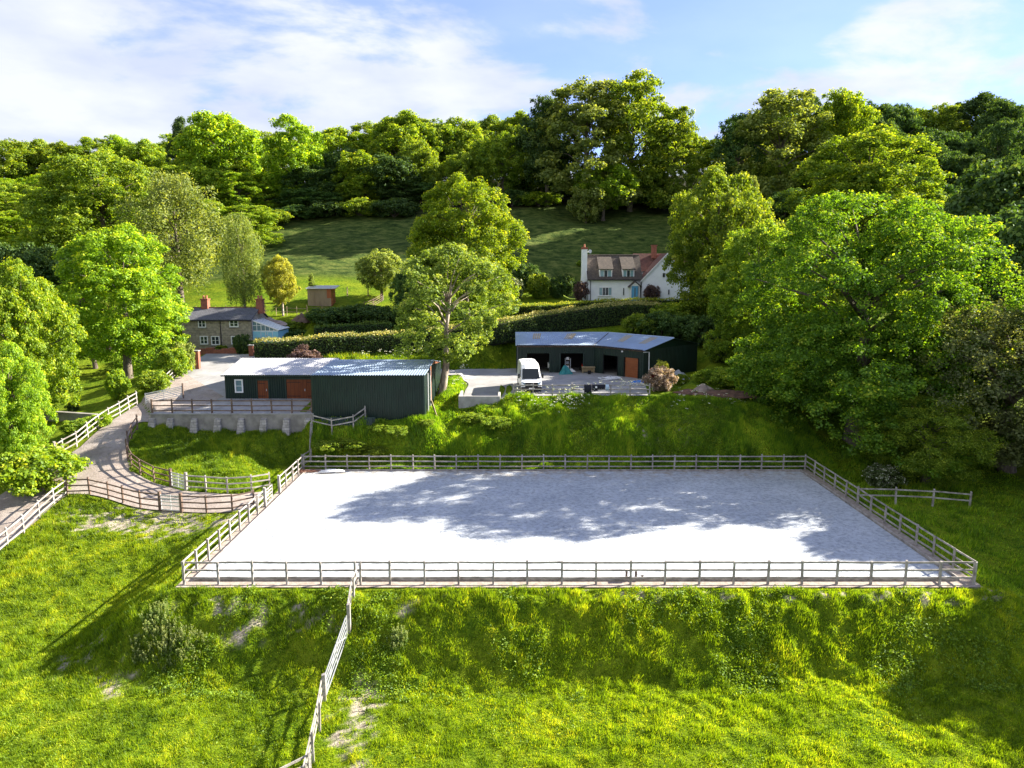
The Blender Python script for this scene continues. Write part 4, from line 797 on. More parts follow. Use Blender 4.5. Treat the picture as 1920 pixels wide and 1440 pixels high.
# ------------------------------------------------------------------ van
def van():
    p = Vector((1.85, 66.3, 4.83)); v = thing('white_van', p, 'high roofed white panel van parked nose towards the fence', 'van', None, R_(3.5))
    Wd = .98; prof = [(0.05, .35), (0, .75), (.12, 1.0), (.55, 1.18), (1.5, 2.15), (2.0, 2.5), (2.6, 2.62), (5.75, 2.6), (5.95, 2.4), (6.0, .4)]
    me = MB(); n = len(prof)
    # rounded cross-sections: 5 slices over the width
    sl_ = [(-1, .0), (-.93, .5), (-.55, 1), (.55, 1), (.93, .5), (1, 0)]
    for sx, k in sl_:
        for (y, z) in prof:
            zz = z-(1-k)*(.16 if z > 2 else .05 if z > 1 else 0); tw = 1-(.10*max(0, (z-1.1))/1.5); yy = y+(1-k)*(.10 if y < 1 else -.05 if y > 5.5 else .05)
            me.v.append((sx*Wd*tw, yy, zz))
    for s in range(len(sl_)-1):
        for i in range(n): j = (i+1) % n; me.f.append([s*n+i, s*n+j, (s+1)*n+j, (s+1)*n+i][::-1]); me.mi.append(0)
    me.f.append(list(range(n))); me.f.append([(len(sl_)-1)*n+i for i in range(n)][::-1]); me.mi += [0, 0]
    me.build('body', M['van_white'], v, .03, False)
    MB().poly([(-.84, .62, 1.24), (.84, .62, 1.24), (.76, 1.46, 2.10), (-.76, 1.46, 2.10)]).build('windscreen', M['windscreen'], v, loc=(0, -.03, .035))
    bx('bonnet_gap', (-.8, .02, .98), (.8, .05, 1.0), M['black'], v)
    g = bx('grille', (-.6, -.05, .56), (.6, .03, .98), M['black'], v, .02)
    for k in range(3): bx('grille_bar', (-.5, -.05, .68+k*.08), (.5, -.041, .70+k*.08), M['galv'], g)
    bx('badge', (-.07, -.065, .77), (.07, -.052, .89), M['galv'], g, .02)
    bx('bumper', (-.97, -.08, .3), (.97, .25, .58), M['black'], v, .05); bx('number_plate', (-.26, -.1, .4), (.26, -.081, .51), M['white'], v)
    for s in (-1, 1):
        MB().prism([(s*.56, -.02, .72), (s*.95, .08, .75), (s*.93, .2, 1.06), (s*.62, .08, .98)], (0, .06, 0)).build('headlight', M['glass_blue'], v)
        mi = MB().tube([(s*.95, .95, 1.45), (s*1.12, .92, 1.5)], .03).build('mirror', M['black'], v); MB().box((s*1.14-.08, .82, 1.3), (s*1.14+.08, .94, 1.72)).build('mirror_housing', M['black'], mi, .02)
        xx = s*.965; MB().poly([(xx, 1.0, 1.42), (xx, 2.0, 1.42), (xx*.985, 2.0, 1.98), (xx*.98, 1.52, 1.98)]).build('side_window', M['glass'], v, loc=(s*.012, 0, 0))
        for y in (1.05, 4.75):
            w = MB().tube([(s*.78, y, .34), (s*1.0, y, .34)], .34, 20).build('wheel', M['rubber'], v); MB().tube([(s*1.0, y, .34), (s*1.012, y, .34)], .2, 14).build('hub', M['galv'], w)
        MB().poly([(xx*1.01, 2.15, .55), (xx*1.01, 2.17, .55), (xx*1.0, 2.17, 2.2), (xx*1.0, 2.15, 2.2)]).build('door_seam', M['black'], v)
    bx('roof_vent', (-.2, 3.6, 2.6), (.2, 4.0, 2.68), M['galv'], v, .02); MB().tube([(0, 2.4, 2.55), (0, 2.3, 2.8)], .02).build('aerial', M['black'], v)
    for s in (-.42, .15): MB().tube([(s, .60, 1.27), (s+.45, .72, 1.38)], .012, 4).build('wiper', M['black'], v)
van()
# ------------------------------------------------------------------ yard clutter
def crumpled(name, loc, rx, ry, h, mat, label, cat, seed=1, n=26, peak=.0):
    u = np.linspace(-1, 1, n); X, Y = np.meshgrid(u, u); r = np.sqrt(X**2+Y**2); a = np.arctan2(Y, X)
    Z = np.maximum(0, 1-r**1.5)*(.6+.6*vnoise(X*2.2+seed*3, Y*2.2+9, seed))+peak*np.exp(-r*r*8)
    Z = np.where(r > 1, -.15, Z)+(vnoise(X*5+seed, Y*5, seed+4)-.5)*.22
    sc_ = 1+.25*np.sin(a*3+seed)
    return tag(link(name, make_mesh(name, np.c_[(X*rx*sc_).ravel(), (Y*ry*sc_).ravel(), (Z*h).ravel()], grid_faces(n, n), mat, None, True), None, loc), label, cat)
def yp(px, py): p = hit(px, py); return p+Vector((0, 0, .06))
crumpled('tarpaulin', yp(1059, 702), .75, .55, .75, M['teal'], 'crumpled teal tarpaulin heap in front of the middle open bay', 'tarp', 2, peak=.5)
crumpled('tarpaulin', yp(1197, 718), .9, .35, .22, M['tarp_blue'], 'bright blue sheet lying on the yard below the orange brown door', 'tarp', 4)
crumpled('boat_cover', yp(1272, 712), 1.2, .8, .9, M['tarp_grey'], 'grey sheeted load by the gable end of the workshop barn behind the pink shrub', 'tarp', 6)
crumpled('sack_pile', yp(1071, 698), .45, .3, .35, M['white'], 'small white sacks behind the teal tarpaulin', 'sacks', 9)
t = thing('workbench', yp(1103, 700), 'tan timber workbench standing beside the barn wall near the inner corner', 'bench')
bx('top', (-.75, -.3, .62), (.75, .3, .7), M['tan'], t, .01)
for x in (-.65, .6):
    for y in (-.25, .2): bx('leg', (x, y, 0), (x+.07, y+.07, .62), M['tan'], t)
bx('side_panel', (-.7, .22, .1), (.7, .25, .6), M['tan'], t); tag(MB().tube([(0,0,0),(0,0,.38)], [.17,.2], 12).build('bucket', M['black'], None, loc=yp(1103,702)+Vector((.1,-.1,0))), 'dark bucket under the tan workbench', 'bucket')
def hose():
    p = yp(1142, 712); t = thing('white_hose', p, 'white hose lying in loose loops on the workshop yard', 'hose')
    for k in range(4):
        P = [(.95*math.cos(a)*(1-.12*k)+.12*k+.35*math.sin(a*2+k), .75*math.sin(a)*(1-.1*k)+.1*k, .05+.04*k+.05*math.sin(a*3)) for a in np.linspace(.3*k, 2*math.pi*.85+.4*k, 26)]
        MB().tube(P, .05, 6).build('hose_loop', M['hose'], t, 0, True)
hose()
# rugs drying on the yard fence
def rug(px0, px1, drop, mat, label, patch=False):
    x0 = at(px0, 730, 64.7).x; x1 = at(px1, 730, 64.7).x; n = 9; m = MB(); z = 4.8+1.12
    for i in range(n+1):
        x = x0+(x1-x0)*i/n; w = .03*math.sin(i*1.9); d2 = drop*(1+.12*math.sin(i*2.3))
        m.v += [(x-x0, .07+w, -.3), (x-x0, .05, .0), (x-x0, -.085, .0), (x-x0, -.12+w, -d2*.5), (x-x0, -.10-w, -d2)]
    for i in range(n):
        for k in range(4): m.f.append([i*5+k, i*5+k+1, i*5+k+6, i*5+k+5]); m.mi.append(0)
    o = m.build('horse_rug', M[mat], None, 0, True, loc=(x0, 64.62, z)); s = o.modifiers.new('s', 'SOLIDIFY'); s.thickness = .025
    tag(o, label, 'rug')
    if patch: MB().tube([(.35, -.17, -.22), (.35, -.185, -.22)], .1, 10).build('round_emblem', M['white'], o)
rug(1095, 1108, .85, 'cloth_black', 'black rug hanging lowest, at the left of the row on the yard fence')
rug(1110, 1120, .6, 'cloth_black', 'black rug with a small white emblem hanging on the yard fence', True); rug(1120.5, 1134, .4, 'cloth_black', 'short black rug folded over the yard fence beside the pale blue towel')
rug(1135, 1141, .55, 'cloth_blue', 'pale blue towel hanging on the yard fence at the right of the rugs')
# things seen inside the open bays
t = thing('scooter', Vector((4.3, 80.9, 4.88)), 'white fronted motor scooter parked in the left open bay', 'scooter')
for y in (0, 1.1): w = MB().tube([(-.05, y, .25), (.05, y, .25)], .25, 14).build('wheel', M['rubber'], t); MB().tube([(-.06, y, .25), (.06, y, .25)], .12, 10).build('hub', M['galv'], w)
MB().box((-.2, .1, .35), (.2, .2, 1.0)).build('front_shield', M['white'], t, .04); MB().box((-.15, .55, .35), (.15, 1.25, .75)).build('body', M['black'], t, .05); MB().tube([(-.35, .12, 1.1), (.35, .12, 1.1)], .025).build('handlebar', M['black'], t)
MB().box((-.13, .2, .28), (.13, .56, .34)).build('footboard', M['black'], t); MB().box((-.1, .05, .85), (.1, .1, 1.05)).build('headlight', M['glass_blue'], t, .02)
t = thing('red_ride_on_mower', Vector((8.35, 80.6, 4.88)), 'red machine standing at the right of the middle open bay', 'mower')
MB().box((-.35, 0, .4), (.35, .8, .8)).build('bonnet', M['red'], t, .06); MB().box((-.3, .9, .6), (.3, 1.3, .7)).box((-.3, 1.25, .7), (.3, 1.32, 1.1)).build('seat', M['black'], t, .03); MB().box((-.1,.75,.8),(.25,.9,1.35)).build('fuel_tank', M['red'], t, .04)
for x in (-.4, .4):
    for y, r in ((.15, .2), (1.1, .28)): MB().tube([(x-.08, y, r), (x+.08, y, r)], r, 14).build('wheel', M['rubber'], t)
t = thing('storage_rack', Vector((6.4, 80.8, 4.88)), 'pale rack with boxes at the left of the middle open bay', 'rack')
for x in (-.3, .3): bx('upright', (x-.03, 0, 0), (x+.03, .4, 1.5), M['galv'], t)
for z in (.3, .8, 1.3): bx('shelf', (-.27, 0, z), (.27, .4, z+.03), M['tan'], t); 
for z, m_ in ((.331, 'white'), (.831, 'tarp_grey'), (1.331, 'white')): tag(bx('storage_box', (6.2, 80.82, 4.88+z), (6.55, 81.15, 4.88+z+.3), M[m_], None, .02), {.331: 'white box on the lowest shelf of the rack in the open bay', .831: 'grey box on the middle shelf of the rack in the open bay', 1.331: 'white box on the top shelf of the rack in the open bay'}[z], 'box')
# small bench / mounting block at the near arena fence
t = thing('mounting_block', Vector((at(1190, 1085, 35.6).x, 35.75, .1)), 'low white topped wooden mounting block inside the near arena fence', 'mounting block')
bx('top', (-.5, -.2, .45), (.15, .2, .5), M['white'], t); bx('step', (.16, -.2, .22), (.5, .2, .27), M['white'], t)
for x in (-.45, .05): bx('leg', (x, -.15, 0), (x+.07, .15, .45), M['fence_dark'], t)
bx('leg', (.4, -.15, 0), (.46, .15, .22), M['fence_dark'], t)
# white poles and a heap of sticks at the far left of the arena
t = thing('pole_stack', Vector((at(622, 882, 55.6).x, 55.7, .12)), 'white jump poles piled at the far left of the arena', 'poles')
for k in range(6): MB().tube([(-1.1+.1*k, -.25+.1*k, .07+.05*(k % 3)), (1.0-.15*k, .1+.05*k, .1+.06*(k % 2))], .05, 8).build('pole', M['hose'], t, 0, True)
t = thing('brushwood', Vector((at(575, 885, 55.8).x, 55.9, .1)), 'heap of red brown sticks in the far left corner of the arena', 'sticks'); m = MB()
for k in range(120):
    x, y = rnd.gauss(0, .7), rnd.gauss(0, .25); a = rnd.uniform(0, 6.3); l = rnd.uniform(.2, .6); z = max(.02, .22-abs(x)*.12)*rnd.random(); m.tube([(x, y, z), (x+l*math.cos(a), y+l*math.sin(a)*.4, z+rnd.uniform(-.03, .1))], .015, 3)
o = m.build('sticks', M['stick'], t); o['kind'] = 'stuff'
# soil heaps, rock by the workshop
crumpled('soil_heap', hit(1360, 738)-Vector((0, 0, .05)), 3.4, 1.5, .5, M['soil'], 'long heap of red brown soil between the pink shrub and the big tree', 'soil', 11, 40)
crumpled('soil_heap', hit(1290, 735)-Vector((0, 0, .05)), 1.1, .8, .35, M['soil'], 'small brown soil heap just right of the pink shrub', 'soil', 12)
crumpled('rock_heap', hit(1318, 730)+Vector((0, -.3, 0)), .9, .7, .55, M['rock'], 'pale sunlit boulder on the soil heap', 'rock', 13)
crumpled('rubble_heap', at(505, 602, 94)-Vector((0,0,.3)), 2.0, 1.2, .9, M['rock'], 'pale rubble bank above the conservatory roof', 'rubble', 15)
crumpled('log_heap', Vector((at(565, 585, 97).x, 97, gz(at(565,585,97).x, 97)-.1)), 1.2, .7, 1.0, M['fence_dark'], 'brown heap beside the fence below the field shelter', 'heap', 17)
# ------------------------------------------------------------------ foliage
def leaves_mesh(P, N, size, tint, rng, aspect=.62, mat=None, name='foliage', scale=None):
    n = len(P); a = rng.normal(size=(n, 3)); T = np.cross(N, a); T /= np.linalg.norm(T, axis=1)[:, None]+1e-9; B = np.cross(N, T)
    s = (size*rng.uniform(.65, 1.25, n))[:, None]; L = T*s*.5; Wd = B*s*.5*aspect
    fold = N*s*.12
    V = np.stack([P-L, P+Wd*1.0+fold, P+L, P-Wd*1.0+fold], 1).reshape(-1, 3)
    if scale is not None: V = V/np.array(scale)
    F = np.arange(4*n).reshape(-1, 4); return make_mesh(name, V, F, mat or M['leaf_mid'], {'tint': np.repeat(tint, 4)})
def unit(v): return v/(np.linalg.norm(v, axis=-1, keepdims=True)+1e-9)
def tree_proto(name, seed, HR=2.3, cb=.14, nlobe=26, nsub=16, nleaf=62, leaf=.055, lobeR=.36, subR=.13, style='round', sparse=0, lean=(0, 0), boxy=0, skirt=0, fill=0, rmin=.50):
    rng = np.random.default_rng(seed); cz = (cb+1)/2*HR; a = (1-cb)/2*HR
    i = np.arange(nlobe)+.5; ph = np.arccos(1-2*i/nlobe); th = math.pi*(1+5**.5)*i+rng.uniform(0, .9, nlobe)
    d = np.c_[np.cos(th)*np.sin(ph), np.sin(th)*np.sin(ph), np.cos(ph)]
    rad = rng.uniform(rmin, .79, nlobe); lr = lobeR*rng.uniform(.75, 1.25, nlobe)
    prof = np.ones(nlobe)
    if style == 'cone': prof = np.clip(1.15-.8*(d[:, 2]+1)/2, .2, 1); lr = lr*np.clip(prof+.1, .3, 1)
    if style == 'egg': prof = np.clip(1.08-.35*(d[:, 2]+1)/2, .2, 1)
    if style == 'tall': rad *= rng.uniform(.8, 1.15, nlobe)
    LC = np.c_[d[:, 0]*rad*prof, d[:, 1]*rad*prof, cz+d[:, 2]*(a-lr*.8)*np.clip(rad+.22, 0, 1)]
    if boxy: lo = LC[:, 2] < cz; LC[lo, 2] -= boxy*(1-np.abs(d[lo, 2]))*.9*np.hypot(d[lo, 0], d[lo, 1]); LC[:, 2] = np.maximum(LC[:, 2], lr*.7)
    LC[:, 0] += lean[0]*(LC[:, 2]/HR); LC[:, 1] += lean[1]*(LC[:, 2]/HR)
    if skirt:
        q = rng.uniform(0, 6.28, skirt); rq = np.sqrt(rng.uniform(.12, .62, skirt)); LC = np.vstack([LC, np.c_[np.cos(q)*rq, np.sin(q)*rq, rng.uniform(.04, .30, skirt)*HR]]); lr = np.r_[lr, lobeR*rng.uniform(.8, 1.2, skirt)]
    if fill:
        q = unit(rng.normal(size=(fill, 3)))*rng.uniform(.25, .62, fill)[:, None]; LC = np.vstack([LC, np.c_[q[:, 0], q[:, 1]-.08, cz*.92+q[:, 2]*a]]); lr = np.r_[lr, lobeR*rng.uniform(.9, 1.2, fill)]
    # a few inner lobes
    k = max(3, nlobe//5); LC = np.vstack([LC, np.c_[rng.uniform(-.3, .3, (k, 2)), cz+rng.uniform(-.6, .6, k)*a]]); lr = np.r_[lr, np.full(k, lobeR)]
    nl = len(LC); sd = unit(rng.normal(size=(nl, nsub, 3))); out = unit(LC-np.array([0, 0, cz-.2*a]))[:, None]
    sd = unit(sd+out*.55+np.array([0, 0, .25])); SR = lr[:, None]*rng.uniform(.6, 1.08, (nl, nsub))
    SC = LC[:, None]+sd*SR[..., None]*np.array([1, 1, .82]); SC = SC.reshape(-1, 3); sd = sd.reshape(-1, 3)
    if sparse: keep = rng.random(len(SC)) > sparse; SC = SC[keep]; sd = sd[keep]
    ns = len(SC); ld = unit(rng.normal(size=(ns, nleaf, 3))); ld = unit(ld+sd[:, None]*.35+np.array([0, 0, .2])); sr = subR*rng.uniform(.6, 1.35, ns)
    rr = sr[:, None]*rng.uniform(.35, 1.1, (ns, nleaf)); P = SC[:, None]+ld*rr[..., None]*np.array([1, 1, .75])
    if style == 'weep': P[..., 2] -= (rng.random((ns, nleaf))**1.5)*subR*4.2; P[..., :2] += (LC[:, :2].repeat(1, 0)[0]*0)
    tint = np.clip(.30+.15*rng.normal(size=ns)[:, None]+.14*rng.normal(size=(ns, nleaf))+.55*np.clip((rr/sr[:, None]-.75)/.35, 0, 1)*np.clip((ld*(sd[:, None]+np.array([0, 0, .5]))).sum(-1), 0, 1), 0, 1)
    P = P.reshape(-1, 3); ld = ld.reshape(-1, 3); tint = tint.ravel(); P[:, 2] = np.maximum(P[:, 2], .03+rng.random(len(P))*.1)
    N = unit(ld*.6+np.array([0, 0, .45])+rng.normal(size=P.shape)*.55)
    if style == 'weep': N = unit(N*np.array([1, 1, .35]))
    Z = np.array([1, 1, HR])
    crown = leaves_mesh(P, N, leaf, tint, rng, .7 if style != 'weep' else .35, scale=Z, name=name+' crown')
    tb = MB(); tr = .055+.012*(HR < 2.2); top = cz+.25*a; q = [(lean[0]*t*.6, lean[1]*t*.6, t*top) for t in (0, .03, .3, .6, 1)]
    tb.tube([(x+.02*math.sin(z*5+seed), y+.02*math.cos(z*4), z-.06*(z == 0)) for x, y, z in q], [tr*1.7, tr*1.15, tr*.9, tr*.6, tr*.2], 8)
    for j in range(min(nl, 20)):
        e = LC[j]; z0 = max(cb*HR*.7, min(e[2]-.35*np.hypot(e[0], e[1])-.15, top*.85)); s0 = np.array([lean[0]*z0/HR*.6, lean[1]*z0/HR*.6, z0]); mid = s0*.45+e*.55+np.array([0, 0, .07]); r0 = tr*.42*(1-z0/(HR*1.3))
        tb.tube([tuple(s0), tuple(mid), tuple(e), tuple(e+(e-mid)*.5)], [r0, r0*.65, r0*.35, r0*.1], 5)
    tb.v = [(x, y, z/HR) for x, y, z in tb.v]
    me = bpy.data.meshes.new(name+' trunk'); me.from_pydata(tb.v, [], tb.f); me.materials.append(M['bark']); me.polygons.foreach_set('use_smooth', [True]*len(me.polygons)); me.update()
    return dict(crown=crown, trunk=me, HR=HR)
PR = {}
PR['r1'] = tree_proto('round a', 1); PR['r2'] = tree_proto('round b', 2, HR=2.1, nlobe=30, lobeR=.33); PR['r3'] = tree_proto('round c', 3, HR=2.6, style='egg', nlobe=30, nsub=15)
PR['t1'] = tree_proto('tall a', 4, HR=3.0, style='tall', nlobe=34, nsub=13, lobeR=.3, subR=.12, sparse=.08, cb=.04, skirt=6); PR['t2'] = tree_proto('tall b', 5, HR=2.8, style='tall', nlobe=30, nsub=15, lobeR=.31, sparse=.08, cb=.04, skirt=6)
PR['c1'] = tree_proto('cone a', 6, HR=3.2, style='cone', nlobe=34, nsub=12, lobeR=.3, cb=.06)
PR['w1'] = tree_proto('weeping a', 7, HR=3.4, style='weep', nlobe=26, nsub=16, nleaf=50, leaf=.07, lobeR=.3, sparse=.15)
PR['s1'] = tree_proto('shrub a', 8, HR=1.5, cb=-.05, nlobe=18, nsub=14, nleaf=45, leaf=.085, lobeR=.4, subR=.16)
PR['s2'] = tree_proto('shrub b', 9, HR=1.2, cb=-.05, nlobe=16, nsub=14, nleaf=45, leaf=.085, lobeR=.42, subR=.16)
PR['BIG'] = tree_proto('great sycamore', 21, HR=2.02, cb=.04, nlobe=54, nsub=34, nleaf=74, leaf=.0185, lobeR=.24, subR=.055, boxy=.3, skirt=16, fill=24, rmin=.58)
PR['N1'] = tree_proto('near tree a', 22, HR=2.4, cb=.1, nlobe=46, nsub=22, nleaf=74, leaf=.031, lobeR=.26, subR=.08, style='egg', skirt=6, fill=6)
PR['N2'] = tree_proto('near tree b', 23, HR=2.0, cb=.02, nlobe=44, nsub=22, nleaf=74, leaf=.031, lobeR=.26, subR=.08, skirt=5, fill=5)
PR['ASH'] = tree_proto('ash', 24, HR=2.55, cb=.13, nlobe=36, nsub=20, nleaf=62, leaf=.036, lobeR=.24, subR=.08, style='tall', sparse=.22, lean=(.22, 0))
PR['WIL'] = tree_proto('willow bush', 25, HR=1.9, cb=-.02, nlobe=46, nsub=24, nleaf=60, leaf=.024, lobeR=.25, subR=.09, style='round')
ORD = ['first', 'second', 'third', 'fourth', 'fifth', 'sixth', 'seventh', 'eighth', 'ninth', 'tenth']
def tree(px, top, w, Y, proto, mat, label, group=None, cat='tree', name='broadleaf_tree', bark=None, rz=None, x=None):
    if x is None: x = at(px, 500, Y).x
    d = Vector((0, 0, 0)); zc = Y*math.cos(PITCH)+(CAM_Z-15)*math.sin(PITCH); Rr = w*.5/FPX*zc; zt = at(px, top, Y).z; zg = gz(x, Y)-.15
    H = max(zt-zg, 1.0); p = PR[proto]
    root = thing(name, (x, Y, zg), label, cat, group, rz if rz is not None else rnd.uniform(0, 6.28))
    nm = ('trunk', 'crown') if cat == 'tree' else ('stems', 'foliage')
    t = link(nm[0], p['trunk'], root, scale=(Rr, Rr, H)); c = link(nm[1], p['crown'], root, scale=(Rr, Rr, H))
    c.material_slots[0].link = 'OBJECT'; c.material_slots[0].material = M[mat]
    if bark: t.material_slots[0].link = 'OBJECT'; t.material_slots[0].material = M[bark]
    return root
# --- named trees
tree(1630, 342, 540, 62.5, 'BIG', 'leaf_syc', 'huge dense green sycamore at the right end of the arena shading its surface', rz=2.6)
tree(1925, 540, 430, 56, 'WIL', 'leaf_willow', 'big grey green willow at the right edge below the great sycamore', name='willow_tree')
tree(1775, 735, 240, 53, 'WIL', 'leaf_mid', 'bushy green tree behind the two rail fence right of the arena', rz=2)
tree(1690, 870, 70, 52.5, 's1', 'leaf_white', 'small hawthorn with white blossom in the shade right of the arena', cat='shrub', name='hawthorn')
tree(1352, 308, 230, 96, 'N2', 'leaf_mid', 'green tree standing in front of the right end of the white house')
tree(1615, 233, 320, 118, 'N1', 'leaf_mid', 'tall light green tree rising behind the great sycamore')
tree(1480, 405, 200, 88, 'N2', 'leaf_mid', 'green tree hidden between the great sycamore and the workshop barn')
tree(1425, 405, 200, 79, 'N1', 'leaf_mid', 'smaller green tree in the shade left of the great sycamore')
tree(1800, 380, 180, 88, 'r2', 'leaf_pale', 'pale green tree peeping over the right shoulder of the great sycamore')
tree(1908, 330, 110, 82, 'w1', 'leaf_pale', 'pale birch with a white trunk at the right edge of the photo', bark='bark_pale', name='birch_tree')
tree(843, 432, 255, 69, 'ASH', 'leaf_ash', 'open crowned bright green ash with bare pale trunk beside the green barn end', bark='bark_pale', rz=0, name='ash_tree', x=-7.0+.2)
tree(872, 320, 240, 100, 'N1', 'leaf_lime', 'large rounded yellow green tree behind the ash in the middle of the photo')
tree(714, 466, 90, 108, 'r2', 'leaf_pale', 'small pale round tree left of the ash at the foot of the pasture')
tree(762, 505, 60, 96, 'r1', 'leaf_dark', 'dark evergreen standing against the small pale round tree')
tree(225, 412, 265, 77, 'N1', 'leaf_lime', 'big bright yellow green tree beside the stone cottage and the track')
tree(25, 484, 215, 62, 'N2', 'leaf_lime', 'bright yellow green tree at the left edge, taller of the front pair')
tree(-15, 640, 160, 53, 'N2', 'leaf_lime', 'lower yellow green tree at the left edge hanging over the garden', rz=1)
tree(22, 842, 150, 50.5, 's2', 'leaf_lime', 'yellow green bush at the left edge overhanging the track fence', cat='shrub', name='shrub')
tree(160, 560, 120, 82, 'r2', 'leaf_copper', 'dark copper leaved tree in the gap between the two bright left trees')
tree(200, 272, 270, 118, 'N1', 'leaf_mid', 'tall light green tree on the slope above the stone cottage', rz=2.2)
tree(335, 305, 190, 106, 'w1', 'leaf_pale', 'grey green drooping tree on the slope behind the stone cottage', name='willow_tree')
tree(455, 388, 82, 97.5, 'w1', 'leaf_pale', 'slender weeping birch right behind the stone cottage', bark='bark_pale', name='birch_tree')
tree(526, 473, 66, 98.5, 'r3', 'leaf_yellow', 'small golden tree in the paddock left of the field shelter', bark='bark_pale')
tree(583, 510, 20, 106, 'c1', 'leaf_pale', 'thin young tree just behind the field shelter')
tree(1097, 352, 62, 151, 's1', 'leaf_pale', 'light green bush at the top edge of the pasture below the tall beeches', cat='shrub', name='shrub')
for i, (px, top, w, Y, pr, mt, lb) in enumerate([(1095,135,190,158,'t1','leaf_pale','tallest pale beech on the hill above the pasture'), (1180,124,180,161,'t2','leaf_mid','tall beech on the hill just right of the tallest pale one'),
        (1025,175,130,165,'r3','leaf_dark','dark rounded tree left of the tall hilltop beeches'), (1255,190,110,160,'t1','leaf_mid','tree at the right end of the tall hilltop beech clump'), (1130,300,110,154,'r1','leaf_lime','lower leafy tree in front of the tall hilltop beeches'),
        (1375,205,110,150,'t1','leaf_dark','dark ash right of the gap in the skyline'), (1450,158,200,147,'t1','leaf_pale','pale tall ash on the skyline above the white house'), (1560,158,130,150,'r3','leaf_lime','bright yellow green crown on the skyline between the pale ash and the dark wood'),
        (562,212,130,165,'t2','leaf_lime','bright lime tree standing proud on the left skyline'), (430,212,160,172,'r2','leaf_lime','broad yellow green crown on the skyline left of the bright lime tree'),
        (355,212,60,176,'c1','leaf_dark','dark conifer poking above the left skyline'), (755,203,140,176,'r3','leaf_mid','rounded green crown on the skyline above the pasture'), (690,280,110,163,'r1','leaf_lime','small bright crown at the upper edge of the pasture'),
        (1405,322,50,118,'c1','leaf_pale','pale conifer above the right end of the white house')]):
    tree(px, top, w, Y, pr, mt, lb, name='conifer' if pr == 'c1' else 'broadleaf_tree')
# --- woodland, rows filling the hillside up to the photographed skyline
SKY = np.array([(-60,250),(0,245),(100,247),(180,252),(250,238),(330,243),(380,225),(480,228),(600,240),(640,228),(700,213),(760,205),(820,198),(880,207),(960,190),(1010,185),(1240,205),(1290,235),(1330,262),(1370,220),(1420,175),(1500,160),(1640,178),(1700,183),(1760,168),(1920,176),(2000,178)], float)
def skyline(px): return float(np.interp(px, SKY[:, 0], SKY[:, 1]))
LMK = [(-40,'the left edge'),(20,'the left front tree'),(95,'the left trees gap'),(150,'the copper tree'),(225,'the big trackside tree'),(300,'the drooping willow'),(370,'the left cottage chimney'),(420,'the cottage roof'),(475,'the right cottage chimney'),
 (526,'the golden tree'),(583,'the thin young tree'),(640,'the marker posts'),(716,'the pale round tree'),(790,'the ash branches'),(870,'the central rounded tree'),(930,'the red shrub'),(967,'the cream shrub'),(1010,'the garden shrubs'),(1096,'the white chimney'),(1150,'the dormers'),(1200,'the porch'),
 (1248,'the white gable'),(1300,'the house end'),(1352,'the tree by the house'),(1440,'the yard trees'),(1520,'the sycamore left shoulder'),(1620,'the sycamore top'),(1700,'the sycamore crown'),(1780,'the sycamore right shoulder'),(1850,'the willow'),(1908,'the white birch'),(1980,'the right edge')]
USED = set()
GL = {0: ('bright yellow green tree in the woodland on the left hillside', 'left woodland bright trees'), 1: ('mid green tree in the woodland on the left hillside', 'left woodland green trees'),
      2: ('dark green tree in the woodland along the top of the pasture', 'dark trees along the pasture top'), 3: ('green crown in the wood along the skyline behind the pasture', 'skyline wood trees'),
      4: ('dark green tree in the wood on the right hillside', 'right woodland dark trees'), 5: ('sunlit green tree in the wood on the right hillside', 'right woodland sunlit trees')}
def wt(px, top, w, Y, k, pr=None):
    mats = {0: ('leaf_lime', 'leaf_lime'), 1: ('leaf_lime', 'leaf_mid'), 2: ('leaf_dark', 'leaf_dark', 'leaf_mid'), 3: ('leaf_mid', 'leaf_mid', 'leaf_lime'), 4: ('leaf_dark', 'leaf_dark'), 5: ('leaf_syc', 'leaf_mid')}[k]
    pr = pr or rnd.choice(['r1', 'r2', 'r3', 't1', 't2']); mt = rnd.choice(mats)
    col = {'leaf_lime': 'yellow green', 'leaf_mid': 'mid green', 'leaf_pale': 'pale green', 'leaf_dark': 'dark green', 'leaf_syc': 'fresh green'}[mt]
    lm = min(LMK, key=lambda q: abs(q[0]-px)); d = px-lm[0]; side = 'right above' if abs(d) < 14 else 'above and right of' if d > 0 else 'above and left of'
    row = 'skyline' if top-skyline(px) < 30 else 'upper' if top-skyline(px) < 85 else 'middle' if top-skyline(px) < 140 else 'lowest'
    for ad in (('rounded', 'leafy', 'bushy') if pr[0] == 'r' else ('tall', 'upright', 'leafy')):
        lb = f"{col} {ad} woodland tree, {row} rank, {side} {lm[1]}"
        if lb not in USED: break
    USED.add(lb); tree(px, top, w, Y, pr, mt, lb, GL[k][1])
px = -60
while px < 1000:
    k = 3 if px > 560 else 0 if px < 500 else 1
    wt(px, skyline(px)+rnd.uniform(2, 22), rnd.uniform(85, 130), rnd.uniform(182, 200), k); px += rnd.uniform(38, 56)
px = 1240
while px < 1330: wt(px, skyline(px)+12, 80, 195, 3); px += 45
px = 1350
while px < 2000:
    wt(px, skyline(px)+rnd.uniform(2, 18), rnd.uniform(90, 140), rnd.uniform(165, 185), 5 if rnd.random() < .6 else 4); px += rnd.uniform(42, 60)
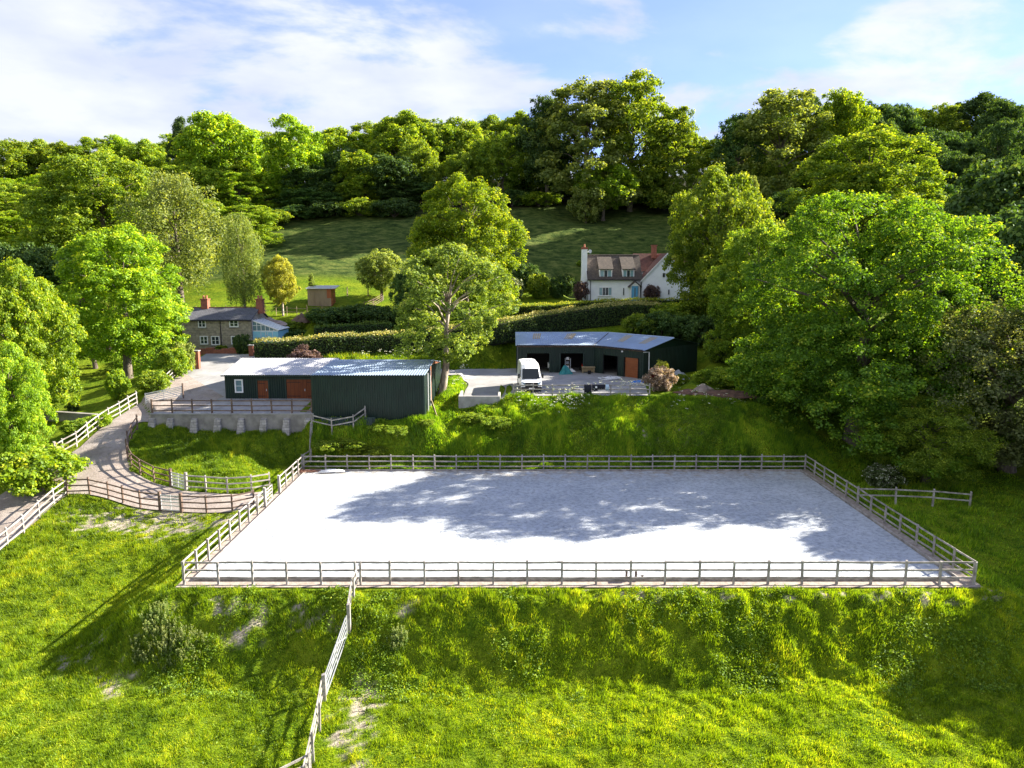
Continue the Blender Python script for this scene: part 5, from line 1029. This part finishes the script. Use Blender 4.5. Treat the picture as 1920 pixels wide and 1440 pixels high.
for r, (Y, dt, x0, x1, k) in enumerate([(168, 60, 590, 1010, 2), (163, 120, 600, 860, 2), (160, 165, 590, 790, 2), (170, 70, 20, 560, 0), (155, 80, -40, 540, 1), (142, 110, -40, 300, 0), (130, 150, -40, 250, 1), (118, 190, -60, 130, 1), (104, 215, -60, 110, 2), (140, 150, 400, 500, 1),
        (150, 60, 1640, 1960, 4), (140, 110, 1680, 1980, 4), (126, 160, 1720, 1990, 4), (112, 230, 1790, 1990, 4), (100, 300, 1850, 2000, 4), (172, 130, 980, 1300, 2), (150, 110, 1340, 1560, 5), (138, 170, 1380, 1560, 4)]):
    px = x0
    while px < x1:
        wt(px+rnd.uniform(-12, 12), skyline(px)+dt+rnd.uniform(-18, 22), rnd.uniform(85, 125)*(1+.25*(Y < 135)), Y+rnd.uniform(-4, 4), k); px += rnd.uniform(55, 80)*(1+.25*(Y < 135))
# trees outside the frame on the right that throw the photographed shade
for x, y, H, Rr, lb in ((48, 70, 20, 8, 'dense dark tree behind the grey green willow at the right edge'), (58, 84, 22, 9, 'dense dark tree beyond the birch at the right edge'), (47.5, 40, 14, 6.5, 'dark tree beyond the right edge shading the end of the bank'), (47, 50, 16.5, 5.5, 'dark tree just beyond the right end of the two rail fence'), (54, 58, 16, 8, 'dark tree standing right of the grey green willow')):
    root = thing('broadleaf_tree', (x, y, gz(x, y)-.2), lb, 'tree', 'belt right of the arena', rnd.uniform(0, 6))
    link('trunk', PR['r2']['trunk'], root, scale=(Rr, Rr, H)); c = link('crown', PR['r2']['crown'], root, scale=(Rr, Rr, H)); c.material_slots[0].link = 'OBJECT'; c.material_slots[0].material = M['leaf_dark']
# --- shrubs
def shrub(px, py, w, h, mat, label, group=None, proto='s1', Y=None, name='shrub'):
    p = hit(px, py) if Y is None else Vector((at(px, py, Y).x, Y, 0)); zc = p.y; Rr = w*.5/FPX*zc; H = h/FPX*zc; zg = gz(p.x, p.y)-.1
    root = thing(name, (p.x, p.y, zg), label, 'shrub', group, rnd.uniform(0, 6)); link('stems', PR[proto]['trunk'], root, scale=(Rr, Rr, H*.9)); c = link('foliage', PR[proto]['crown'], root, scale=(Rr, Rr, H+.1))
    c.material_slots[0].link = 'OBJECT'; c.material_slots[0].material = M[mat]; return root
shrub(1237, 733, 60, 48, 'leaf_pink', 'round pink and white flowering shrub at the right end of the yard fence')
shrub(1227, 731, 24, 42, 'leaf_red', 'red leaved young growth on the left side of the pink flowering shrub'); shrub(1240, 722, 34, 48, 'leaf_yellow', 'yellow green bush just behind the pink flowering shrub')
shrub(1278, 722, 30, 22, 'leaf_mid', 'small green bush between the pink shrub and the sheeted load'); shrub(1350, 722, 85, 32, 'leaf_mid', 'low leafy bush behind the soil heap', proto='s2')
shrub(570, 682, 66, 36, 'leaf_purple', 'straggly purple leaved shrub in front of the long hedge behind the green barn', Y=79); shrub(568, 660, 26, 42, 'leaf_purple', 'tallest purple shoots in front of the long hedge', Y=80)
shrub(290, 735, 66, 42, 'leaf_mid', 'dark green bush on the left of the track by the upper fence'); shrub(222, 748, 40, 58, 'leaf_lime', 'upright yellow green bush beside the top of the white track fence')
shrub(345, 700, 46, 60, 'leaf_pale', 'pale variegated shrub at the brick gate pier'); shrub(325, 690, 60, 60, 'leaf_lime', 'leafy bush under the big tree beside the upper track', Y=74)
shrub(150, 815, 62, 32, 'leaf_mid', 'rounded bush in the garden left of the white fence'); shrub(190, 800, 40, 26, 'leaf_lime', 'low bright plants in the garden against the white fence')
shrub(137, 770, 24, 18, 'leaf_dark', 'small dark bush on top of the garden terrace wall'); shrub(455, 662, 34, 36, 'leaf_dark', 'dark bush covering the right corner of the stone cottage', Y=87)
shrub(478, 650, 40, 22, 'leaf_dark', 'dark bush beneath the conservatory', Y=87.5); shrub(415, 660, 24, 12, 'leaf_mid', 'low plant at the foot of the cottage wall', Y=88.3)
shrub(967, 548, 30, 42, 'leaf_white', 'cream flowering shrub on the garden edge left of the white house', Y=112); shrub(1010, 552, 48, 46, 'leaf_mid', 'rounded bright green shrub between the cream shrub and the white house', Y=113)
shrub(930, 545, 46, 26, 'leaf_red', 'red flowering shrub beside the cream shrub', Y=112); shrub(1045, 553, 36, 40, 'leaf_dark', 'dark shrub left of the white chimney', Y=113); shrub(985, 530, 60, 50, 'leaf_dark', 'large dark shrub at the foot of the pasture behind the cream shrub', Y=117); shrub(1060, 520, 40, 40, 'leaf_dark', 'dark evergreen on the slope above the white chimney', Y=121)
shrub(1089, 553, 28, 36, 'leaf_purple', 'leafless grey brown climber shrub against the white house gable', Y=111.5); shrub(1222, 553, 32, 30, 'leaf_purple', 'grey brown wall shrub between the porch and the gable windows', Y=111.3)
shrub(1090, 498, 20, 10, 'leaf_mid', 'low bramble on the pasture above the white house', Y=128); shrub(880, 555, 60, 30, 'leaf_mid', 'green bush at the left end of the garden lawn', Y=106)
for i, (px, py, w, h, Y, mt) in enumerate(sorted([(560,615,80,30,94,'leaf_dark'),(620,612,90,34,95,'leaf_dark'),(680,608,90,36,96,'leaf_dark'),(725,600,60,40,95,'leaf_dark'),(540,600,50,22,96,'leaf_mid'),(600,590,60,18,97,'leaf_mid'),(650,592,60,16,98,'leaf_hedge')])):
    shrub(px, py, w, h, mt, ORD[i]+' dark shrub from the left on the bank below the field shelter', 'shrubs on the bank below the field shelter', 's2', Y)
for i, (px, py, w, h, Y) in enumerate(sorted([(1240,660,80,50,92),(1290,670,80,50,91),(1330,680,90,60,88),(1360,700,70,50,80),(1260,620,90,46,97),(1320,610,90,50,98),(1380,640,90,70,90),(1200,640,60,40,93)])):
    shrub(px, py, w, h, 'leaf_dark' if i % 2 else 'leaf_mid', ORD[i]+' shady shrub from the left in the thicket behind the workshop barn', 'thicket behind the workshop barn', 's2', Y)
for i, (px, py, w, h, Y) in enumerate([(500,425,90,32,150),(560,415,80,26,155),(620,420,80,30,156),(680,425,80,34,156),(740,428,80,34,155),(960,400,60,30,165),(1010,405,70,26,165),(1180,395,70,40,166),(1235,385,60,36,168)]):
    shrub(px, py, w, h, 'leaf_dark' if i % 3 else 'leaf_mid', ORD[i]+' scrubby bush from the left along the upper edge of the pasture', 'scrub along the upper edge of the pasture', 's2', Y)
for i, (px, py, w, h) in enumerate(sorted([(712,808,40,16),(745,815,50,22),(640,838,90,26),(690,848,70,20),(885,790,46,22),(930,800,60,26),(800,800,30,14)])):
    shrub(px, py, w, h*.8, 'leaf_mid', ORD[i]+' tuft of tall weeds from the left on the bank below the green barn', 'weed tufts on the bank', 's2', name='weed_tuft')
# --- hedges
def hedge(pts, w, hh, mat, label, leaf=.2, dens=75, seed=5, top=.0):
    rng = np.random.default_rng(seed); pts = [Vector((p[0], p[1], gz(p[0], p[1]))) for p in pts]; root = thing('hedge', pts[0].copy(), label, 'hedge'); P = []; N = []; T = []; core = MB()
    for a, b in zip(pts[:-1], pts[1:]):
        L = (b-a).length; n = int(L*(w+2*hh)*dens); u = rng.random(n); s = rng.random(n)*(w+2*hh); d = (b-a).normalized(); q = np.array([d.y, -d.x, 0]); base = np.array(a)[None]+u[:, None]*np.array(b-a)[None]
        off = np.where(s < hh, w/2, np.where(s < hh+w, w/2-(s-hh), -w/2)); z = np.where(s < hh, s, np.where(s < hh+w, hh, s-hh-w)); nn = np.where((s < hh)[:, None], q[None], np.where((s < hh+w)[:, None], np.array([0, 0, 1.])[None], -q[None]))
        bump = (fbm(base[:, 0]+off, base[:, 1]+z*.7, .7, 3, seed)-.5)*.7; p = base+q[None]*off[:, None]+np.array([0, 0, 1])[None]*z[:, None]+nn*(bump+rng.normal(size=n)*.10)[:, None]
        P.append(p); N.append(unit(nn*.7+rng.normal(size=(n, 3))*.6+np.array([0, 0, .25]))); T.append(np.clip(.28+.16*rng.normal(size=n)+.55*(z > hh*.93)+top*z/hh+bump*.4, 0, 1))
        qq = Vector(q)*(w*.34); core.prism([a-qq-Vector((0,0,.3)), a+qq-Vector((0,0,.3)), a+qq+Vector((0, 0, hh*.82)), a-qq+Vector((0, 0, hh*.82))], b-a)
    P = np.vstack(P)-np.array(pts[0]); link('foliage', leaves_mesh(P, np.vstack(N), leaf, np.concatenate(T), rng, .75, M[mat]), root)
    core.v = [tuple(Vector(v)-pts[0]) for v in core.v]; core.build('inner_twigs', M['twig'], root); return root
hp = lambda L: [(at(px, 640, Y).x, Y) for px, Y in L]
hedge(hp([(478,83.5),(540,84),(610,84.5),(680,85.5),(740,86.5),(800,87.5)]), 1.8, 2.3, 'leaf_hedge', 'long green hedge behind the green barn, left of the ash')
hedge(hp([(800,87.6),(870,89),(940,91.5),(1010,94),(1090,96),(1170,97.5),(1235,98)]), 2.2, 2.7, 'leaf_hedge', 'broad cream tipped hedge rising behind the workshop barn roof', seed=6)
hedge(hp([(955,102),(1040,102.6),(1110,103.4),(1180,104),(1250,104.6),(1300,105)]), 1.2, 1.2, 'leaf_hedge2', 'clipped bright topped hedge in front of the white house', seed=7)
hedge(hp([(590,90.5),(660,91.5),(735,92.5)]), 1.3, 1.5, 'leaf_dark', 'low dark clipped hedge above the long hedge behind the barn', seed=8)
# garden terrace wall at left
t = thing('garden_terrace_wall', hit(75, 790), 'grey retaining wall of the garden terrace left of the track', 'wall'); a = hit(75, 792); b = hit(178, 788); d = b-a; d.z = 0
MB().prism([(0, 0, -.4), (0, .4, -.4), (0, .4, 1.0), (0, 0, 1.0)], d).build('wall_face', M['concrete'], t)
# ------------------------------------------------------------------ grass blades
def blades(name, n, sampler, hfun, wd, mat, label, seed, lean=.5):
    rng = np.random.default_rng(seed); x, y = sampler(rng, n)
    hd_ = glook(hd, x, y); br = glook(gb, x, y); keep = (hd_ > .12) & (rng.random(len(x)) > br*.93); x = x[keep]; y = y[keep]; n = len(x)
    z = gsurf(x, y)-.01; h = hfun(x, y)*rng.uniform(.55, 1.25, n); a = rng.uniform(0, 2*math.pi, n); w = wd*rng.uniform(.7, 1.4, n)*(y/30)**.8
    le = rng.normal(size=(n, 2))*lean*h[:, None]*.6; le[:, 1] -= lean*h*.25
    V = np.stack([np.c_[x-np.cos(a)*w, y-np.sin(a)*w, z], np.c_[x+np.cos(a)*w, y+np.sin(a)*w, z], np.c_[x+le[:, 0], y+le[:, 1], z+h]], 1).reshape(-1, 3)
    tn = np.clip((fbm(x, y, .5, 3, seed)-.5)*.7+(fbm(x, y, 2.2, 3, seed+1)-.5)*.9+.42+rng.normal(size=n)*.2, 0, 1)
    me = make_mesh(name, V, np.arange(3*n).reshape(-1, 3), M[mat], {'tint': np.repeat(tn, 3)}); return tag(link(name, me), label, 'grass', None, 'stuff')
def boxs(x0, x1, y0, y1): return lambda rng, n: (rng.uniform(x0, x1, n), rng.uniform(y0, y1, n))
def tuft(x, y, a, b, s, seed): f = fbm(x, y, s, 3, seed); return a+(b-a)*np.clip((f-.32)*2.6, 0, 1)**1.5
blades('meadow_grass', 400000, boxs(-26, 29, 22.5, 35.0), lambda x, y: tuft(x, y, .08, .24, 1.9, 3)*(1+.4*sstep((y-30)/1.5)), .016, 'blade', 'short bright yellow green grass covering the near field and the bank below the arena', 51)
blades('pasture_grass', 135000, boxs(-34, -17.6, 34, 50.5), lambda x, y: tuft(x, y, .08, .22, 1.7, 4)*(1+.9*sstep((-27-x)/4)), .016, 'blade', 'grass of the left field between the track and the arena', 52)
blades('paddock_grass', 90000, boxs(-31.5, -17.2, 49.5, 60.2), lambda x, y: tuft(x, y, .12, .42, .8, 6), .018, 'blade_long', 'thick fresh grass in the small paddock below the retaining wall', 53)
blades('bank_grass', 210000, boxs(-17.0, 27, 57.1, 64.3), lambda x, y: tuft(x, y, .12, .55, .7, 7), .02, 'blade_long', 'long rank grass on the bank between the arena and the yards', 54, .35)
blades('shaded_grass', 60000, boxs(24.6, 40, 30, 62), lambda x, y: tuft(x, y, .1, .45, .8, 8), .02, 'blade_long', 'long shaded grass beyond the right end of the arena', 55)
blades('verge_grass', 26000, boxs(-7.3, -1, 57.5, 76), lambda x, y: tuft(x, y, .12, .42, .8, 9), .022, 'blade_long', 'long grass around the foot of the ash tree', 56)
blades('hedge_bottom_grass', 40000, boxs(-30, 1, 76.5, 88), lambda x, y: tuft(x, y, .15, .7, .8, 10), .022, 'blade_long', 'rough shaded grass at the foot of the long hedge', 57)
# cow parsley and other white flowers
def umbels(name, spots, label, seed):
    rng = np.random.default_rng(seed); P = []
    for px, py, n, sx in spots:
        p = hit(px, py); x = p.x+rng.normal(size=n)*sx; y = p.y+rng.normal(size=n)*.7; h = rng.uniform(.5, 1.15, n); z = gsurf(x, y)+h
        for k in range(7): P.append(np.c_[x+rng.normal(size=n)*.07, y+rng.normal(size=n)*.07, z+rng.normal(size=n)*.02])
    P = np.vstack(P); N = unit(np.array([0, -.2, 1.])[None]+rng.normal(size=P.shape)*.4)
    o = link(name, leaves_mesh(P, N, .10, np.clip(.8+.2*rng.normal(size=len(P)), .4, 1), rng, .9, M['leaf_white'])); return tag(o, label, 'wildflowers', None, 'stuff')
umbels('cow_parsley', [(1040,765,60,1.4),(1075,760,45,.9),(1195,735,30,.7),(1165,738,18,.6),(1120,735,14,.8),(855,725,20,.5),(870,700,12,.4),(1290,750,22,1.0),(1370,765,14,.8),(975,752,8,.5),(1290,770,8,1.5)], 'white cow parsley heads scattered along the top of the bank', 60)
umbels('hedge_flowers', [(700,676,12,1.2),(760,672,18,1.0),(790,668,16,.8),(690,672,10,.8)], 'white flowers in the rough grass at the foot of the long hedge', 61)
# broad leaved docks and thistles among the grass
def docks(name, n, x0, x1, y0, y1, label, seed, thr=.56, size=.13):
    rng = np.random.default_rng(seed); x = rng.uniform(x0, x1, n*6); y = rng.uniform(y0, y1, n*6); k = (fbm(x, y, .45, 3, seed) > thr) & (glook(hd, x, y) > .3); x = x[k][:n]; y = y[k][:n]; m_ = 9
    X = np.repeat(x, m_)+rng.normal(size=len(x)*m_)*.13; Y = np.repeat(y, m_)+rng.normal(size=len(x)*m_)*.13; Z = gsurf(X, Y)+rng.uniform(.04, .30, len(X))
    o = link(name, leaves_mesh(np.c_[X, Y, Z], unit(rng.normal(size=(len(X), 3))*.6+np.array([0, 0, .8])), size, np.clip(rng.normal(size=len(X))*.25+.3, 0, 1), rng, .5, M['leaf_mid'])); return tag(o, label, 'weeds', None, 'stuff')
docks('dock_leaves', 1500, -17, 27, 29.5, 34.8, 'broad leaved docks scattered through the grass of the near bank', 81)
docks('field_weeds', 500, -26, 29, 23, 30, 'small weeds scattered through the near field', 82, .6, .09)
docks('bank_nettles', 2200, -16.5, 24, 58.2, 64, 'nettles and docks on the bank between the arena and the yards', 83, .5, .16)
docks('paddock_weeds', 350, -30, -18, 51, 60, 'weeds growing in the small grass paddock', 84, .55, .13)
# tall weeds clump on the near left bank
def weeds(name, cx, cy, rx, ry, n, H, label, seed):
    rng = np.random.default_rng(seed); root = thing(name, (cx, cy, gz(cx, cy)), label, 'weeds'); P = []; N = []; T = []; st = MB()
    for i in range(n):
        a = rng.uniform(0, 6.28); r = rng.random()**.6; x = cx+rx*r*math.cos(a); y = cy+ry*r*math.sin(a); z = float(gsurf(np.array([x]), np.array([y]))[0]); h = H*rng.uniform(.55, 1.1)*(1-.3*r); lx, ly = rng.normal(size=2)*.1
        o = len(st.v); st.v += [(x-.015-cx, y-cy, z), (x+.015-cx, y-cy, z), (x+lx-cx, y+ly-cy, z+h)]; st.f.append([o, o+1, o+2]); st.mi.append(0)
        k = 40; t = rng.uniform(.15, 1, k); p = np.c_[x+lx*t, y+ly*t, z+h*t]+rng.normal(size=(k, 3))*np.array([.05, .05, .02])*(1.2-t)[:, None]; P.append(p); T.append(np.clip(.2+.7*t+rng.normal(size=k)*.1, 0, 1))
    gzb = gz(cx, cy); P = np.vstack(P)-np.array([cx, cy, gzb]); st.v = [(x, y, z-gzb) for x, y, z in st.v]
    link('leaves', leaves_mesh(P, unit(rng.normal(size=P.shape)+np.array([0, 0, .4])), .075, np.concatenate(T), rng, .4, M['weed']), root); s = st.build('stalks', M['weed'], root); s['kind'] = 'stuff'
p = hit(320, 1215); weeds('dock_clump', p.x, p.y, 1.9, .8, 240, .65, 'clump of tall grey green seeding weeds on the near left corner of the bank', 70)
p = hit(295, 1165); weeds('dock_clump', p.x, p.y, .7, .5, 80, .8, 'paler feathery weed clump behind the tall seeding weeds', 71)
p = hit(745, 1205); weeds('rush_clump', p.x, p.y, .5, .4, 60, .7, 'tuft of taller yellow green rushes on the bank right of the field fence', 72)
